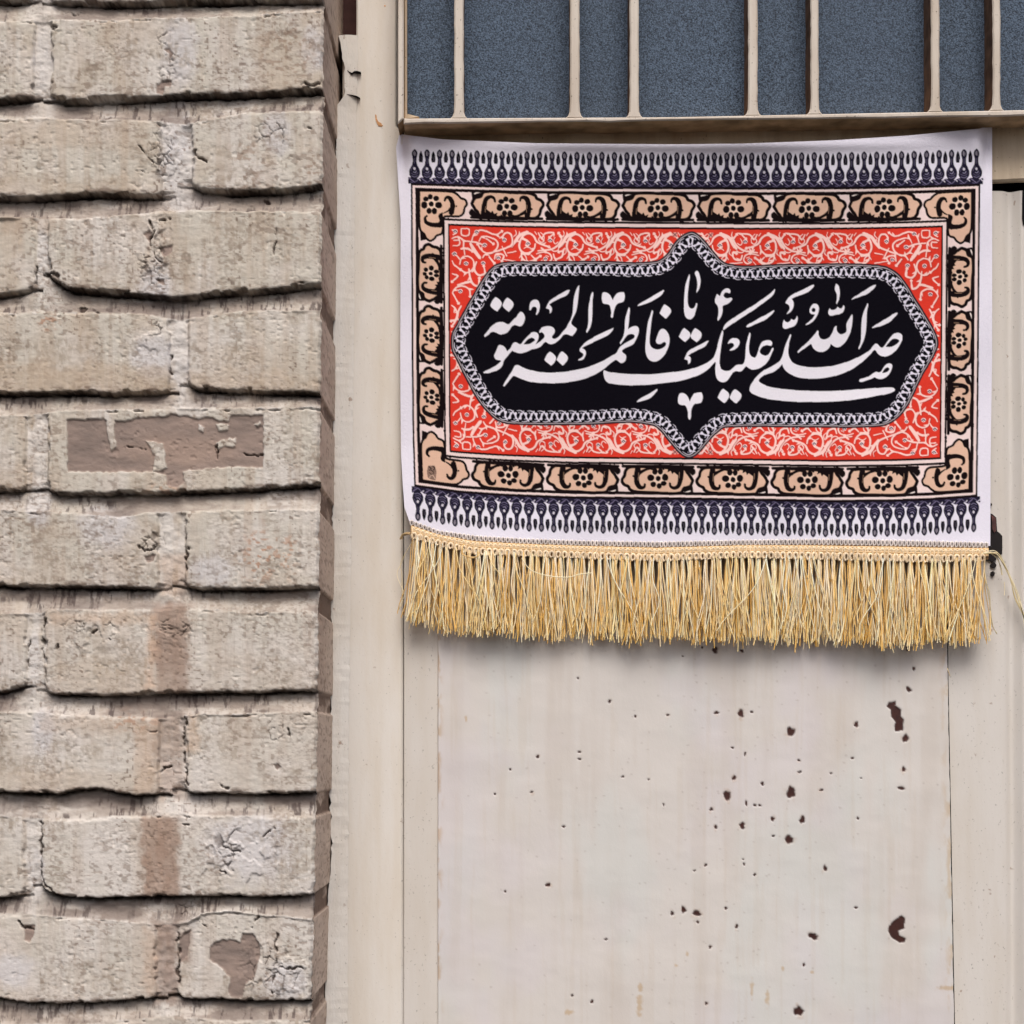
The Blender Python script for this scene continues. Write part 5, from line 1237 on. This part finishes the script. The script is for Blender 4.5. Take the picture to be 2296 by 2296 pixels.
# picots on the hem and the two rows of loops
def loop_row(x0, x1, step_, f0, f1, col, rad, wid):
    x = x0
    while x < x1:
        p = np.interp(x, *PICO); q = np.interp(x, *BRLO); h = q - p
        ya, yb_ = p + h * f0, p + h * f1
        a = np.linspace(0, math.pi * 2 * 0.86, 9) + math.pi * 0.57
        cx_ = x + np.cos(a) * wid * .5; cy_ = (ya + yb_) / 2 + np.sin(a) * abs(yb_ - ya) / 2
        d = float(cloth_depth(x, p)) - 0.0016
        tube(at(cx_, cy_, d + 0.0004 * np.sin(a)), rad, 5, br, col * rb2.uniform(.82, 1.1))
        x += step_ * rb2.uniform(.93, 1.07)
loop_row(923, 2218, 9.6, -0.08, 0.24, lin((224, 214, 208)), 0.00068, 6.0)
loop_row(926, 2214, 10.2, 0.36, 0.66, CRM, 0.0008, 6.4)
loop_row(928, 2212, 14.0, 0.66, 1.06, CRM, 0.0010, 9.5)
x = 925.0
while x < 2214:          # whip stitches between the rows
    p = np.interp(x, *PICO); q = np.interp(x, *BRLO); h = q - p; d = float(cloth_depth(x, p)) - 0.0026
    tube(at([x + 1, x, x - .5], [p + h * .30, p + h * .55, p + h * .98], [d + .0006, d, d + .0006]), 0.0006, 4, br, lin((232, 206, 168)) * rb2.uniform(.8, 1.1))
    x += rb2.choice([8.6, 17.2, 17.2])
bpart(fin(br, 'braid_trim', M_braid))

# ------------------------------------------------------------------ fringe
fg = newb()
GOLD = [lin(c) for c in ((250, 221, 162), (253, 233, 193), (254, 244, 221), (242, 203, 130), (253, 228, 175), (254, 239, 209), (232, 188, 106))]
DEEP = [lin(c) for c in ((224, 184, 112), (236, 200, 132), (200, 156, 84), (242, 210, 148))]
def strand(x0, ytop, xend, yend, dep0, rad, col, wob, n=9):
    t = np.linspace(0, 1, n)
    ph, fq = rb2.uniform(0, 6.3), rb2.uniform(1.2, 2.8)
    xx = x0 + (xend - x0) * t ** 1.35 + wob * np.sin(ph + fq * math.pi * t) * t ** .8
    yy = ytop + (yend - ytop) * t
    dd = dep0 + rb2.uniform(-.0028, .002) * np.sin(t * math.pi * rb2.uniform(.6, 1.3)) + rb2.uniform(-.002, .002) * t
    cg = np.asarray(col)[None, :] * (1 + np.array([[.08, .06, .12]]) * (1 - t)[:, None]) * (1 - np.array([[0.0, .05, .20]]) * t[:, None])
    tube(at(xx, yy, np.minimum(dd, -0.0035)), rad, 4, fg, np.clip(cg, 0, .95), rad * 0.85)
for layer in range(3):
    x = 925.0
    stp = (3.4, 3.3, 4.4)[layer]
    while x < 2206:
        q = float(np.interp(x, *BRLO)); e = float(np.interp(x, *FRLO))
        bun = round(x / 17.0) * 17.0 + 3 * math.sin(round(x / 17.0) * 2.1)
        x0 = x * (.55, .45, .30)[layer] + bun * (1 - (.55, .45, .30)[layer])
        x0 = min(max(x0, 926), 2208)
        dep = float(cloth_depth(x, q)) + (0.0018, 0.0, -0.0014)[layer]
        nn = noise_e = rb2.normal(0, 6) + 5 * math.sin(x / 13.0) + 4 * math.sin(x / 31.0)
        spread = rb2.normal(0, 14)
        if x < 955: spread -= (955 - x) * .9
        if x > 2170: spread -= (x - 2170) * .25
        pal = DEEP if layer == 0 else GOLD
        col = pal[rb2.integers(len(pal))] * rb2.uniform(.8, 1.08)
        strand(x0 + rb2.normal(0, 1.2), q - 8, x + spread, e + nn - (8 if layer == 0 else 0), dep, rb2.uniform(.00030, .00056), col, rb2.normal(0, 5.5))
        x += stp * rb2.uniform(.55, 1.45) * 0.72
# a few unruly ones
for _ in range(60):
    x = rb2.uniform(930, 2200); q = float(np.interp(x, *BRLO)); e = float(np.interp(x, *FRLO))
    strand(x, q - 6, x + rb2.normal(0, 34), e - abs(rb2.normal(0, 26)), float(cloth_depth(x, q)) - 0.0048, .00038, GOLD[rb2.integers(3)], rb2.normal(0, 8), 12)
fo = bpart(fin(fg, 'fringe', M_thread)); tag(fo, kind='stuff')
# loose threads
def loose(pts, rad, cols, k=3, jit=3.0):
    o = newb()
    for i in range(k):
        P = smooth_open([(a + rb2.normal(0, jit) * (j > 0), b + rb2.normal(0, jit * .6) * (j > 0)) for j, (a, b, d) in enumerate(pts)], 5)
        D = np.interp(np.linspace(0, 1, len(P)), np.linspace(0, 1, len(pts)), [d for _, _, d in pts])
        tube(at(P[:, 0], P[:, 1], D), rad, 4, o, cols[i % len(cols)])
    return bpart(fin(o, 'loose_thread', M_thread))
CR2 = [lin((240, 226, 190)), lin((226, 208, 160)), lin((206, 186, 136))]
loose([(2200, 1242, -.018), (2225, 1238, -.016), (2240, 1246, -.010), (2262, 1290, -.006), (2280, 1340, -.004), (2296, 1385, -.004), (2304, 1420, -.004)], .00036, CR2, 5, 2.6)
loose([(2222, 1241, -.015), (2236, 1250, -.010), (2243, 1270, -.006), (2247, 1290, -.005)], .00028, CR2, 2, 1.2)
loose([(2252, 1305, -.0035), (2253, 1320, -.0035), (2252, 1335, -.0035)], .0003, CR2, 1, .6)
loose([(1170, 1252, -.0215), (1184, 1274, -.0225), (1205, 1286, -.023), (1240, 1292, -.023), (1270, 1294, -.023), (1300, 1288, -.023), (1326, 1284, -.022)], .00042, CR2, 1, .8)
loose([(1040, 1220, -.018), (1036, 1230, -.0205), (1040, 1245, -.021), (1060, 1250, -.0215), (1072, 1246, -.021), (1074, 1236, -.020)], .0004, [lin((214, 172, 100))], 2, 2.0)
loose([(925, 1200, -.016), (915, 1196, -.012), (903, 1200, -.009), (900, 1208, -.008)], .0006, [lin((196, 172, 132)), lin((172, 146, 106))], 6, 3.2)
loose([(924, 1215, -.016), (912, 1238, -.012), (900, 1262, -.008), (896, 1290, -.006), (903, 1330, -.008), (905, 1350, -.008), (893, 1370, -.008)], .00026, CR2, 2, 2.0)
loose([(2208, 1300, -.02), (2216, 1330, -.016), (2220, 1365, -.012), (2226, 1400, -.008), (2236, 1421, -.005)], .00026, CR2, 2, 1.6)
loose([(2124, 1498, -.004), (2128, 1508, -.005), (2131, 1516, -.004)], .0003, [lin((214, 190, 146))], 1, .4)
